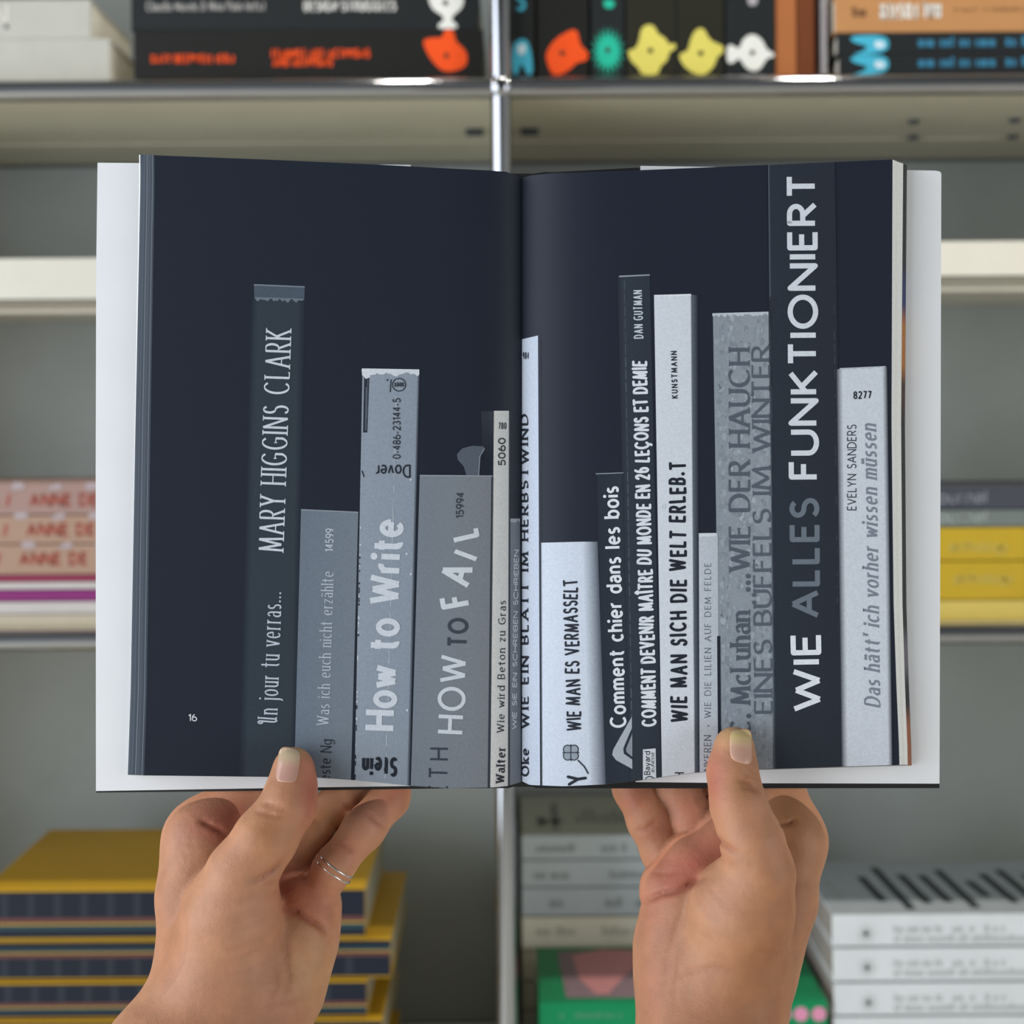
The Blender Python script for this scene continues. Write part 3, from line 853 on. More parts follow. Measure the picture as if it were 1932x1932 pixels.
# ------------------------------------------------------------------ the open book in the foreground
CT = (250, 250, 250)
book = thing('open_book', U(985, 1487, .5), 'open book with dark pages printed with book spines, held up by two hands', 'book')
m_flap = mat('flap_white', (236, 237, 240), 0.5, vary=.012, scale=60)
m_cover = mat('book_cover_black', (14, 15, 18), 0.45, vary=.1)
m_ink = attr_mat('printed_paper', 'ink', rough=.52, spec=.2, grain=.07, gscale=1500)
GUT = 985.0


def D_left(px): return .4925 + .0072 * math.exp(-max(0.0, GUT - px) / 42.0)
def D_right(px): return .4885 + .0112 * math.exp(-max(0.0, px - GUT) / 62.0)


def interp(tab, t):
    if t <= tab[0][0]: return tab[0][1]
    for (a, va), (b_, vb) in zip(tab, tab[1:]):
        if t <= b_: return va + (vb - va) * (t - a) / (b_ - a)
    return tab[-1][1]


LT = [(265, 291), (291, 293), (500, 301), (700, 310), (850, 318), (930, 322), (965, 327), (985, 336)]
LB = [(242, 1462), (272, 1463), (440, 1465), (594, 1467), (660, 1471), (773, 1482.5), (846, 1487), (933, 1485.5), (959, 1482.6), (985, 1475)]
LE = [(293, 291), (350, 291.5), (800, 284), (1300, 277), (1463, 272)]
RT = [(985, 336), (1000, 331), (1040, 327), (1210, 321), (1450, 311), (1684, 301)]
RB = [(985, 1474), (999, 1481), (1063, 1483.5), (1141, 1480), (1198, 1473.6), (1247, 1466), (1320, 1456.5), (1360, 1454.5), (1426, 1451.6), (1697, 1443)]
RE = [(301, 1684), (800, 1682), (1150, 1686), (1300, 1691), (1443, 1697)]


class Page:
    def __init__(s, side):
        s.b = MB(); s.side = side; s.n = 0; s.D = D_left if side < 0 else D_right
        s.T, s.B, s.E = (LT, LB, LE) if side < 0 else (RT, RB, RE)

    def pt(s, px, py, layer):
        return U(px, py, s.D(px) - layer * .00003)

    def clamp(s, px, py):
        px = min(px, GUT) if s.side < 0 else max(px, GUT)
        py = max(interp(s.T, px), min(interp(s.B, px), py))
        e = interp(s.E, py)
        px = max(px, e) if s.side < 0 else min(px, e)
        return px, py

    def xs(s, a, b_):
        """columns, finer towards the gutter"""
        out = [a]; x = a
        while x < b_ - .5:
            d = abs(x + 1 - GUT); st = 2.5 if d < 60 else (5 if d < 140 else (12 if d < 250 else 40))
            x = min(b_, x + st); out.append(x)
        return out

    def base(s, col):
        C = lin(col); vs = []; fs = []
        a, b_ = (0.0, 1.0)
        us = []; x0, x1 = (272, GUT) if s.side < 0 else (GUT, 1697)
        us = [(x - x0) / (x1 - x0) for x in s.xs(x0, x1)]
        NV = 24
        for u in us:
            for j in range(NV + 1):
                v = j / NV
                py = 300 + v * 1160
                for _ in range(2):
                    e = interp(s.E, py)
                    px = e + (GUT - e) * u if s.side < 0 else GUT + (e - GUT) * u
                    py = interp(s.T, px) + v * (interp(s.B, px) - interp(s.T, px))
                vs.append(s.pt(px, py, 0))
        n = NV + 1
        for i in range(len(us) - 1):
            for j in range(NV): fs.append([i * n + j, i * n + j + 1, (i + 1) * n + j + 1, (i + 1) * n + j])
        s.b.add(vs, fs, m_ink, [C] * len(vs))
        s.us = us

    def quad(s, tl, tr, br, bl, col, layer, colr=None, colb=None, ny=None):
        """printed area; col at the left edge, colr at the right edge (a printed tone ramp)"""
        c0 = lin(col); c1 = lin(colr or col)
        cb = lin(colb) if colb else None
        wmax = max(abs(tr[0] - tl[0]), abs(br[0] - bl[0]), 1)
        near = min(abs(tl[0] - GUT), abs(tr[0] - GUT)) < 150; near2 = min(abs(tl[0] - GUT), abs(tr[0] - GUT)) < 330
        nx = max(1, int(wmax / (4 if near else 8 if near2 else 25))); ny = ny or max(1, int(abs(bl[1] - tl[1]) / 60))
        vs = []; cs = []; fs = []
        for i in range(nx + 1):
            u = i / nx
            for j in range(ny + 1):
                v = j / ny
                px = (tl[0] * (1 - u) + tr[0] * u) * (1 - v) + (bl[0] * (1 - u) + br[0] * u) * v
                py = (tl[1] * (1 - u) + tr[1] * u) * (1 - v) + (bl[1] * (1 - u) + br[1] * u) * v
                px, py = s.clamp(px, py)
                vs.append(s.pt(px, py, layer))
                c = [c0[k] * (1 - u) + c1[k] * u for k in range(3)]
                if cb: c = [c[k] * (1 - v) + cb[k] * v for k in range(3)]
                cs.append(c)
        n = ny + 1
        for i in range(nx):
            for j in range(ny): fs.append([i * n + j, i * n + j + 1, (i + 1) * n + j + 1, (i + 1) * n + j])
        s.b.add(vs, fs, m_ink, cs)

    def poly(s, pts, col, layer, noclamp=False):
        C = lin(col); s.n += 1; layer += (s.n % 16) * .04
        pts = [Vector((p[0], p[1])) for p in pts]
        xsn = max(p.x for p in pts) - min(p.x for p in pts)
        near = min(abs(p.x - GUT) for p in pts)
        if near < 330 and xsn > 5 and not noclamp:      # follow the curve of the sheet
            step = 4 if near < 150 else 10
            vs = []; fs = []
            if len(pts) == 4:
                n1 = max(1, int(max(abs(pts[1].x - pts[0].x), abs(pts[2].x - pts[3].x)) / step)); n2 = max(1, int(max(abs(pts[3].x - pts[0].x), abs(pts[2].x - pts[1].x)) / step))
                for i in range(n1 + 1):
                    for j in range(n2 + 1):
                        u, v = i / n1, j / n2
                        vs.append((pts[0] * (1 - u) + pts[1] * u) * (1 - v) + (pts[3] * (1 - u) + pts[2] * u) * v)
                for i in range(n1):
                    for j in range(n2): fs.append([i * (n2 + 1) + j, (i + 1) * (n2 + 1) + j, (i + 1) * (n2 + 1) + j + 1, i * (n2 + 1) + j + 1])
            else:
                c = sum(pts, Vector((0, 0))) / len(pts); n = len(pts); R = max(1, int(xsn / 2 / step))
                vs = [c] + [c.lerp(p, (r + 1) / R) for r in range(R) for p in pts]
                fs = [[0, 1 + i, 1 + (i + 1) % n] for i in range(n)]
                for r in range(R - 1):
                    for i in range(n): fs.append([1 + r * n + i, 1 + (r + 1) * n + i, 1 + (r + 1) * n + (i + 1) % n, 1 + r * n + (i + 1) % n])
            vs = [s.clamp(p.x, p.y) for p in vs]
            s.b.add([s.pt(p[0], p[1], layer) for p in vs], fs, m_ink, [C] * len(vs))
            return
        P = [tuple(p) if noclamp else s.clamp(p[0], p[1]) for p in pts]
        s.b.add([s.pt(p[0], p[1], layer) for p in P], [list(range(len(P)))], m_ink, [C] * len(P))

    def line(s, pts, wd, col, layer):
        for q in stroke_poly([Vector((p[0], p[1])) for p in pts], lambda t: wd): s.poly(q, col, layer)

    def text(s, st, p0, p1, cap, style, col, layer=5, swash=False):
        for pl in text_polys(st, p0, p1, cap, style, swash=swash): s.poly(pl, col, layer)

    def rag(s, p0, p1, amp, wd, col, layer, seed=0, n=26):
        """ragged worn edge between two points"""
        rng = random.Random(seed); a = Vector(p0); b_ = Vector(p1)
        up = []; dn = []
        for i in range(n + 1):
            p = a + (b_ - a) * (i / n)
            up.append((p.x, p.y - wd * .5)); dn.append((p.x, p.y + wd * .5 + rng.uniform(-amp, amp)))
        for i in range(n): s.poly([up[i], up[i + 1], dn[i + 1], dn[i]], col, layer)


INK_D = (26, 33, 46)
HAND = st_(.16, rnd=True, jit=.045, track=.14)
pl = Page(-1); pl.base(INK_D)
# 1 tall dark spine
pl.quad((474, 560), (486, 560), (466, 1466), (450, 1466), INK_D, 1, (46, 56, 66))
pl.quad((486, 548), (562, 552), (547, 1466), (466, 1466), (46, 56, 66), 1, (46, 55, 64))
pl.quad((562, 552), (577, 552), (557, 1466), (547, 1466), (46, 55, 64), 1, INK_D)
pl.quad((479, 537), (575, 541), (574, 566), (480, 563), (72, 83, 96), 2)
pl.quad((479, 536), (575, 540), (575, 542.5), (479, 538.5), (116, 126, 138), 3)
pl.rag((481, 563), (573, 566), 3.5, 5, (104, 115, 127), 3, 1)
pl.text('MARY HIGGINS CLARK', (534, 1042), (549, 621), 46, st_(.095, .045, .055, track=.12, nib=0), (196, 203, 213))
pl.text('Un jour tu verras...', (522, 1367), (531, 1117), 36, st_(.085, .045, .03, track=.15), (182, 190, 202), swash=True)
# 2 mid grey spine
pl.quad((568, 961), (676, 966), (662, 1475), (555, 1468), (104, 115, 128), 2, (112, 122, 133))
pl.quad((568, 960.5), (676, 965.5), (676, 967.5), (568, 962.5), (140, 148, 158), 3)
pl.text('14599', (628, 1041), (629, 997), 14, st_(.16), (180, 188, 198))
pl.text(u'Was ich euch nicht erz\u00e4hlte', (620, 1369), (629, 1078), 22, st_(.10, .05, .05, track=.13), (178, 186, 196))
pl.text('este Ng', (622, 1474), (626, 1395), 20, st_(.10, .05, .05), (38, 44, 54))
# 3 How to Write
pl.quad((684, 698), (790, 700), (769, 1486), (669, 1474), (140, 150, 163), 2, (134, 144, 157))
pl.quad((788, 704), (792, 704), (773, 1486), (768, 1484), (110, 119, 131), 3, INK_D)
pl.quad((687, 709), (697, 709), (693, 816), (685, 816), (40, 47, 58), 3)
pl.line([(691, 730), (690, 812)], 1.2, (120, 128, 140), 4)
pl.line([(694, 715), (692, 790)], 1.0, (96, 104, 116), 4)
pl.rag((683, 700), (791, 702), 4, 10, (202, 207, 214), 4, 2)
pl.poly([(682, 697), (700, 696), (698, 712), (690, 715), (683, 706)], (206, 210, 217), 4)
pl.line([(683, 888), (687, 900)], 2.2, (36, 42, 52), 4)
rng = random.Random(8)
pts = [(749 + (p - 700) * -.028 + rng.uniform(-.8, .8), p) for p in range(700, 1476, 12)]
for i in range(len(pts) - 1):
    if rng.random() < .62: pl.line(pts[i:i + 2], rng.uniform(.6, 1.5), (186, 193, 203), 4)
for k in range(40):
    yy = rng.uniform(950, 1470); xl = 680 - (yy - 1000) * .021
    pl.poly([(xl + a * rng.uniform(.5, 1.6), yy + c * rng.uniform(1, 3)) for a, c in ((-1, -1), (1, -1), (1, 1), (-1, 1))], rng.choice(((200, 205, 213), (44, 50, 60))), 4)
for x, y in ((775, 1083), (767, 1045), (768, 1340), (775, 905)): pl.poly([(x - 1.6, y - 2), (x + 1.6, y - 2), (x + 1.4, y + 2), (x - 1.6, y + 2)], (206, 211, 218), 5)
pl.text('0-486-23144-5', (755, 866), (755, 751), 13, st_(.16), (44, 50, 60))
pl.text('Dover', (775, 878), (708, 878), 22, st_(.14), (36, 42, 52))
pl.line([(738, 716), (736, 740)], 2, (40, 46, 56), 5)
for q in stroke_poly([Vector((753 + 12.5 * math.cos(t * .2618), 726 + 12 * math.sin(t * .2618))) for t in range(25)], lambda t: 1.8): pl.poly(q, (40, 46, 56), 5)
pl.text('DOVER', (762, 722), (744, 722), 7, st_(.2), (48, 54, 64), 6)
pl.poly(disc((731, 717), 1.8)[0], (40, 46, 56), 5)
pl.text('How to Write', (742, 1380), (757, 980), 53, st_(.205, track=.05), (200, 206, 215))
pl.text('Stein', (751, 1432), (683, 1430), 31, st_(.2, track=.06), (30, 36, 46))
# 4 How to fail
pl.quad((792, 897), (929, 898), (921, 1489), (775, 1488), (116, 124, 134), 2, (122, 127, 134))
pl.quad((792, 896), (929, 897), (929, 899), (792, 898), (146, 152, 160), 3)
pl.text('15994', (874, 978), (875, 929), 13, st_(.16), (50, 56, 66))
pl.text('HOW', (872, 1386), (879, 1237), 46, st_(.155, track=.16), (200, 206, 214))
pl.text('TO', (880, 1222), (881, 1166), 33, st_(.19, track=.12), (60, 67, 77))
pl.text('F', (885, 1142), (880, 1115), 48, st_(.2), (202, 208, 215))
pl.text('A', (882, 1110), (893, 1070), 54, st_(.19), (202, 208, 215))
pl.text('I', (901, 1056), (900, 1055), 44, st_(.2), (202, 208, 215)) if False else pl.poly([(860, 1036), (856, 1043.5), (897, 1059), (901, 1051)], (202, 208, 215), 5)
pl.text('L', (901, 1014), (896, 992), 45, st_(.2), (202, 208, 215))
pl.text('ETH', (843, 1500), (845, 1411), 33, st_(.115, track=.4), (52, 60, 72))
pl.poly([(862, 857), (872, 846), (890, 841), (912, 842), (915, 847), (907, 860), (904, 897), (880, 897), (875, 880), (864, 868)], (84, 92, 104), 2)
pl.line([(914, 846), (905, 862), (903, 897)], 1.6, (138, 146, 156), 3)
# 5 thin pale spine
pl.quad((908, 776), (934, 776), (932, 870), (909, 860), (46, 52, 62), 1, (56, 62, 71), INK_D)
pl.quad((932, 775), (960, 775), (958, 1488), (925, 1488), (206, 206, 204), 3, (196, 197, 198))
pl.quad((960, 776), (963.5, 776), (962, 1486), (958, 1486), (70, 76, 84), 3, INK_D)
pl.quad((927, 900), (932, 900), (925, 1488), (920, 1488), (52, 58, 68), 3)
pl.text('780', (940, 809), (956, 809), 11, st_(.15), (60, 64, 72), 6)
pl.text('5060', (953, 879), (953, 826), 12, st_(.2), (44, 48, 56), 6)
pl.text('Wie wird Beton zu Gras', (951, 1383), (954, 1133), 13, st_(.16, .07, .08, track=.16), (40, 44, 52), 6)
pl.text('Walter', (951, 1479), (953, 1409), 15, st_(.24, .09, .09), (40, 44, 52), 6)
# 6 narrow grey spine in the gutter
pl.quad((963, 979), (981, 979), (983, 1480), (959, 1484), (108, 117, 128), 2, (104, 112, 123))
pl.rag((963, 981), (981, 981), 3, 5, (150, 158, 168), 3, 5, 8)
pl.text('WIE SIE EIN SCHREIBEN SCHRIEBEN', (974, 1376), (978, 1037), 7.5, st_(.2), (196, 202, 212), 5)
pl.text('16', (355, 1360), (372, 1360), 12, st_(.16), (214, 218, 224))
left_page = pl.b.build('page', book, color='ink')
left_page['label'] = 'dark printed page numbered 16'

pr = Page(1); pr.base((28, 34, 48))
PD = (28, 34, 46)
# 1 spine running into the gutter
pr.quad((985, 640), (1015, 633), (1019, 1484), (985, 1478), (196, 203, 218), 2, (190, 199, 217))
pr.text('WIE EIN BLATT IM HERBSTWIND', (996.5, 1376), (995.5, 780), 12.5, st_(.40, .13, .14, track=.14), (36, 40, 50), 5)
pr.text('Oke', (997, 1466), (997, 1411), 13, st_(.36, .14, .08), (36, 40, 50), 5)
pr.text('984', (986, 677), (998, 677), 12, st_(.14), (60, 64, 74), 5)
pr.quad((1017, 640), (1021, 640), (1024, 1484), (1019, 1484), PD, 3)
# 2 white spine
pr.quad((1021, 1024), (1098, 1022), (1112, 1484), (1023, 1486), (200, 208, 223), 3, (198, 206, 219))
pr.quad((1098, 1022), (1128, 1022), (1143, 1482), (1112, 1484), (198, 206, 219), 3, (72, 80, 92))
pr.text('WIE MAN ES VERMASSELT', (1095, 1379), (1087, 1093), 24, HAND, (36, 40, 50), 6)
for k in range(4):
    a = math.radians(45 + 90 * k); cx, cy = 1077 + 8.5 * math.cos(a), 1420 + 8.5 * math.sin(a)
    pr.poly(disc((cx, cy), 9.2, 16)[0], (46, 52, 62), 5); pr.poly(disc((cx, cy), 7.2, 16)[0], (140, 150, 162), 6)
pr.line([(1077, 1404), (1077, 1436)], 1.8, (46, 52, 62), 7); pr.line([(1061, 1420), (1093, 1420)], 1.8, (46, 52, 62), 7)
pr.line([(1090, 1434), (1102, 1446), (1110, 1460)], 2.6, (42, 48, 58), 6)
pr.text('Y', (1106, 1478), (1103, 1458), 32, st_(.17, rnd=True), (36, 40, 50), 6)
# 3 Comment chier
pr.quad((1126, 893), (1178, 892), (1194, 1476), (1142, 1482), (36, 43, 54), 2, (44, 52, 63))
pr.quad((1124, 893), (1176, 891), (1176, 893), (1124, 895), (128, 137, 148), 3)
pr.text('Comment chier dans les bois', (1180, 1373), (1165, 917), 27, st_(.185, track=.09), (216, 221, 228), 6)
for pts, col, ly in (([(1192, 1352), (1157, 1414), (1155, 1424), (1162, 1434), (1193, 1451)], (168, 175, 184), 5), ([(1192, 1374), (1176, 1412), (1177, 1422), (1193, 1433)], (40, 47, 58), 6), ([(1193, 1384), (1181, 1413), (1182, 1419), (1193, 1428)], (136, 144, 154), 7)):
    pr.poly(pts, col, ly)
# 4 Dan Gutman
pr.quad((1165, 521), (1180, 520), (1196, 1476), (1186, 1476), (36, 43, 55), 3, (50, 58, 68))
pr.quad((1180, 520), (1226, 519), (1248, 1470), (1195, 1476), (46, 54, 64), 3, (42, 50, 61))
pr.quad((1168, 520), (1226, 517.5), (1226, 520), (1168, 523), (140, 148, 158), 4)
rng = random.Random(4)
for k in range(36):
    y = 530 + k * 24; x = 1178 + (y - 530) * .0165
    pr.line([(x, y), (x + .4, y + 18)], rng.uniform(.6, 1.8), (84, 93, 104), 4)
pr.text('DAN GUTMAN', (1213, 639), (1211, 547), 16, st_(.15, track=.2), (190, 197, 206), 6)
pr.text(u'COMMENT DEVENIR MA\u00ceTRE DU MONDE EN 26 LE\u00c7ONS ET DEMIE', (1237, 1371), (1218, 680), 24, st_(.20, rnd=True, jit=.045, track=.08), (214, 219, 227), 6)
pr.quad((1213, 1414), (1237, 1412), (1238, 1470), (1213, 1473), (206, 211, 218), 5)
pr.text('Bayard', (1226, 1462), (1226, 1417), 10, st_(.15), (44, 50, 60), 6)
pr.text('JEUNESSE', (1234, 1459), (1234, 1419), 4.5, st_(.2), (70, 76, 86), 6)
for q in stroke_poly([Vector((1226 + 9 * math.cos(math.radians(t)), 1474 + 9 * math.sin(math.radians(t)))) for t in range(180, 361, 15)], lambda t: 1.8): pr.poly(q, (44, 50, 60), 6)
# 5 white spine
pr.quad((1234, 559), (1304, 556), (1311, 1460), (1249, 1468), (206, 211, 220), 4, (203, 208, 216))
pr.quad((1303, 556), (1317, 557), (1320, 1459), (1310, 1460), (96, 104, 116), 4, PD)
pr.rag((1234, 558), (1304, 556), 1, 3, (222, 226, 232), 5, 3)
pr.text('KUNSTMANN', (1278, 752), (1276, 662), 9.5, st_(.22, rnd=True, track=.3), (36, 41, 51), 6)
pr.text('WIE MAN SICH DIE WELT ERLEB.T', (1295, 1363), (1291, 871), 27, st_(.20, rnd=True, jit=.04, track=.2), (34, 39, 49), 6)
for q in stroke_poly([Vector((1253 + 3.5 * math.cos(t * .52), 956 + 3.5 * math.sin(t * .52))) for t in range(13)], lambda t: 1.0): pr.poly(q, (182, 187, 196), 6)
pr.text('H', (1289, 1474), (1289, 1457), 15, st_(.16, rnd=True), (40, 45, 55), 6)
# 6 narrow grey
pr.quad((1318, 1008), (1354, 1007), (1357, 1460), (1320, 1462), (184, 190, 199), 4, (178, 184, 193))
pr.quad((1318, 1006), (1352, 1005.5), (1352, 1011), (1319, 1013), (204, 209, 216), 5)
pr.text('WIE DIE LILIEN AUF DEM FELDE', (1341, 1355), (1341, 1062), 11.5, st_(.11, .05, .07, track=.24), (72, 78, 88), 6)
pr.text(u'\u00b7', (1341, 1371), (1341, 1368), 12, st_(.18), (60, 66, 76), 6)
pr.text('NKEREN', (1341, 1455), (1341, 1387), 12.5, st_(.11, .05, .07, track=.16), (60, 66, 76), 6)
pr.quad((1353, 1200), (1359, 1200), (1361, 1460), (1355, 1460), (30, 36, 47), 5)
# 7 mottled McLuhan spine
pr.quad((1345, 592), (1450, 588), (1463, 1450), (1359, 1457), (136, 144, 153), 2, (141, 148, 157))
rng = random.Random(12)
for k in range(900):
    v = rng.random(); y = 600 + v * 845; xl, xr = 1346 + v * 14, 1450 + v * 12
    x = rng.uniform(xl + 5, xr - 5); r = rng.uniform(2, 6.5); c = rng.randint(-13, 13)
    if rng.random() < .1: c += 12
    pr.poly([(x + r * rng.uniform(.5, 1) * math.cos(t * 1.05), y + 1.5 * r * rng.uniform(.5, 1) * math.sin(t * 1.05)) for t in range(6)], (138 + c, 146 + c, 155 + c), 3)
pr.rag((1344, 594), (1450, 591), 3, 6, (182, 189, 197), 4, 9)
MCL = st_(.2, .06, .06, track=.0)
pr.text('...WIE DER HAUCH', (1414, 1118), (1413, 655), 37, st_(.2, .06, .06, track=.03), (82, 90, 101), 6)
pr.text('C. McLuhan', (1415, 1390), (1414, 1151), 36, MCL, (78, 86, 97), 6)
pr.text(u'EINES B\u00dcFFELS IM WINTER', (1456, 1348), (1450.5, 650), 31.5, st_(.2, .06, .06, track=.03), (84, 92, 103), 6)
# 8 WIE ALLES FUNKTIONIERT
pr.quad((1449, 306), (1575, 302), (1592, 1449), (1461, 1452), (41, 48, 58), 7, (37, 43, 53))
pr.quad((1449, 306), (1452, 306), (1464, 1452), (1460, 1452), (78, 87, 98), 8, (64, 72, 83))
pr.quad((1452, 560), (1456, 560), (1466, 1452), (1463, 1452), (56, 64, 75), 8, (41, 48, 58))
rng = random.Random(6)
for k in range(30):
    y = 480 + k * 24; x = 1570 + (y - 300) * .012
    if rng.random() < .6: pr.line([(x, y), (x + .3, y + rng.uniform(4, 22))], rng.uniform(.8, 2.6), (56, 64, 75), 8)
FUT = st_(.205, track=.10)
pr.text('WIE', (1547, 1342), (1544, 1193), 48, FUT, (218, 222, 229), 9)
pr.text('ALLES', (1543, 1166), (1541, 939), 47, FUT, (104, 113, 124), 9)
pr.text('FUNKTIONIERT', (1541, 905), (1537, 328), 48, FUT, (206, 211, 219), 9)
# 9 pale spine at the outer edge
pr.quad((1578, 697), (1590, 696), (1600, 1450), (1588, 1450), (52, 58, 68), 8, (200, 205, 214))
pr.quad((1590, 696), (1664, 692), (1676, 1447), (1600, 1450), (200, 205, 214), 8, (198, 203, 212))
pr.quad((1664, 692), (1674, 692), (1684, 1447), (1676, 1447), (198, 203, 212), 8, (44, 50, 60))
pr.rag((1584, 696), (1671, 692), 1.5, 3, (176, 182, 192), 9, 11)
pr.text('8277', (1610, 752), (1645, 751), 12.5, st_(.2, track=.1), (38, 43, 52), 10)
pr.text('EVELYN SANDERS', (1615, 963), (1615, 801), 16, st_(.11, track=.12), (50, 55, 65), 10)
pr.text(u"Das h\u00e4tt' ich vorher wissen m\u00fcssen", (1660, 1336), (1652, 800), 28, st_(.17, .07, .03, slant=.2, track=.1), (122, 130, 142), 10)
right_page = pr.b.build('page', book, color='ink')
right_page['label'] = 'dark printed page with large white lettering along the outer edge'


def block(name, side, rings, mtl, label=None):
    """thickness of the pages under the top sheet: nested outlines, front to back; ring = (edge shift function, depth, colours)"""
    b = MB(); N = 60
    T, B_, E = (LT, LB, LE) if side < 0 else (RT, RB, RE)
    Dp = D_left if side < 0 else D_right
    prev = None
    for ri, (ex, ty, by, D, col) in enumerate(rings):
        loop = []
        ee = lambda v: interp(E, 300 + v * 1160) + ex(v)
        xo = lambda u, v: GUT + (ee(v) - GUT) * u
        dd = lambda u, px: (Dp(px) + .0003) if D is None else (Dp(GUT) * (1 - u) + D * u if False else max(Dp(px) + .0003 + (.0002 * ri), D if u > .25 else Dp(px) + .0003 + (D - Dp(px)) * u / .25))
        path = [(i / N, 0.0) for i in range(N + 1)] + [(1.0, j / 30) for j in range(1, 31)] + [(i / N, 1.0) for i in range(N - 1, -1, -1)]
        for u, v in path:
            px = xo(u, v)
            top = interp(T, px) + ty * u; bot = interp(B_, px) + by * u
            loop.append(U(px, top + v * (bot - top), dd(u, px)))
        if prev:
            n = len(loop)
            cs = [lin(pcol(i / (n - 1)) if callable(pcol) else pcol) for i in range(n)] * 2
            fs = [[i, i + 1, n + i + 1, n + i] for i in range(n - 1)]
            b.add(prev + loop, fs, mtl, cs)
        prev = loop; pcol = col
    return b.build(name, book, color='ink')


def photo_col(t):
    # the sides of full-bleed colour pages further back: dark, with a blue and an amber picture area
    v = max(0, min(1, (t - .40) / .2))
    if .19 < v < .26: return (34, 44, 92)
    if .26 < v < .34: return (168, 104, 40)
    if .35 < v < .40: return (58, 36, 26)
    if .80 < v < .84: return (96, 92, 100)
    if .90 < v < 1.0: return (142, 82, 52)
    return (24, 22, 24)


cream = (226, 227, 224)
block('page_block', 1, [(lambda v: 0, 0, 0, None, cream), (lambda v: 7 - v * 1.5, 3, 0, .4902, (220, 220, 216)), (lambda v: 10, 4.4, 0, .4914, cream), (lambda v: 20 - v * 4.5, 7.5, 0, .4936, photo_col),
                       (lambda v: 27 - v * 4, 11, 1.5, .4982, (20, 20, 22))], m_ink)
thin = (88, 98, 109); nv = (36, 46, 58)
rl = [(lambda v: 0, 0, 0, None, nv)]
for k, (o_, cc) in enumerate(((3, thin), (4, nv), (8, (44, 54, 66)), (11, nv), (13, thin), (14.2, nv), (18, (50, 62, 74)), (20, nv), (22, (46, 56, 68)), (24, nv))):
    rl.append((lambda v, o_=o_: -o_ * (1 + .22 * v), 0, 0, .4926 + .0045 * (k + 1) / 10, cc))
rl.append((lambda v: -26.5 * (1 + .17 * v), 1, 0, .4984, (224, 224, 224)))
rl.append((lambda v: -28.5 * (1 + .06 * v), 1.5, -1, .4988, (224, 224, 224)))
rl.append((lambda v: -24, 3, -2, .4990, (224, 224, 224)))
block('page_block', -1, rl, m_ink)


def sheet(name, outline, D, th, mtl, bow=0.0):
    """a thin board or flap: outline in photo pixels at distance D, with thickness"""
    vs = [U(p[0], p[1], D + (bow if len(p) < 3 else p[2])) for p in outline] + [U(p[0], p[1], D + th + (bow if len(p) < 3 else p[2])) for p in outline]
    n = len(outline)
    fs = [list(range(n)), list(range(n, 2 * n))[::-1]] + [[i, (i + 1) % n, n + (i + 1) % n, n + i] for i in range(n)]
    return MB().add(vs, fs, mtl).build(name, book)


sheet('flap', [(184, 307), (775, 311), (775, 1483), (600, 1485.5), (181, 1492.5), (180.5, 900), (181.5, 500)], .4996, .0003, m_flap)
sheet('flap', [(1208, 313), (1500, 317), (1766, 322), (1774, 324), (1776, 328), (1774.5, 900), (1772.5, 1478.5), (1420, 1477.8), (1199, 1475.5)], .4996, .0003, m_flap)
cover_px = [(185, 309), (770, 313.5), (900, 321), (955, 324), (962, 327.5), (1008, 327.5), (1030, 324.5), (1042, 325), (1215, 315.5), (1500, 319), (1768, 324.5), (1774.5, 329),
            (1773.5, 900), (1772.5, 1487), (1160, 1487.5), (1012, 1487), (1004, 1484.5), (968, 1484.5), (960, 1487), (860, 1487), (774, 1488.5), (600, 1491), (181.5, 1495.5), (182, 900)]
sheet('cover', cover_px, .5002, .0009, m_cover)

# ------------------------------------------------------------------ hands: blended tapered limbs polygonised into one skin per arm
def C3(px, py, D): return np.array(((px - 966.0) * D / F, D, (HY - py) * D / F), dtype=np.float64) * 1000.0


def prim(a, b_):
    """tapered limb between (px, py, D, r_px) joints -> mm"""
    return (C3(*a[:3]), a[3] * a[2] / F * 1000.0, C3(*b_[:3]), b_[3] * b_[2] / F * 1000.0)


def sd_cone(P, pr_):
    a, ra, b_, rb = pr_
    ba = b_ - a; L2 = float(ba @ ba)
    pa = P - a
    if L2 < 1e-6: return np.sqrt((pa * pa).sum(-1)) - ra
    t = np.clip((pa @ ba) / L2, 0, 1)
    q = pa - t[..., None] * ba
    return np.sqrt((q * q).sum(-1)) - (ra + (rb - ra) * t)


def smin(a, b_, k):
    h = np.maximum(k - np.abs(a - b_), 0) / k
    return np.minimum(a, b_) - h * h * k * .25


def seg_dist2(x, y, pts):
    """squared distance to a polyline and a weight that fades towards its ends"""
    d = np.full(x.shape, 1e9); fade = np.zeros(x.shape); n = len(pts) - 1
    for i, ((ax, ay), (bx, by)) in enumerate(zip(pts, pts[1:])):
        vx, vy = bx - ax, by - ay; L = vx * vx + vy * vy + 1e-9
        t = np.clip(((x - ax) * vx + (y - ay) * vy) / L, 0, 1)
        q = (x - ax - t * vx) ** 2 + (y - ay - t * vy) ** 2
        s_ = (i + t) / n; fade = np.where(q < d, np.clip(np.minimum(s_, 1 - s_) / .3, 0, 1), fade)
        d = np.minimum(d, q)
    return d, fade


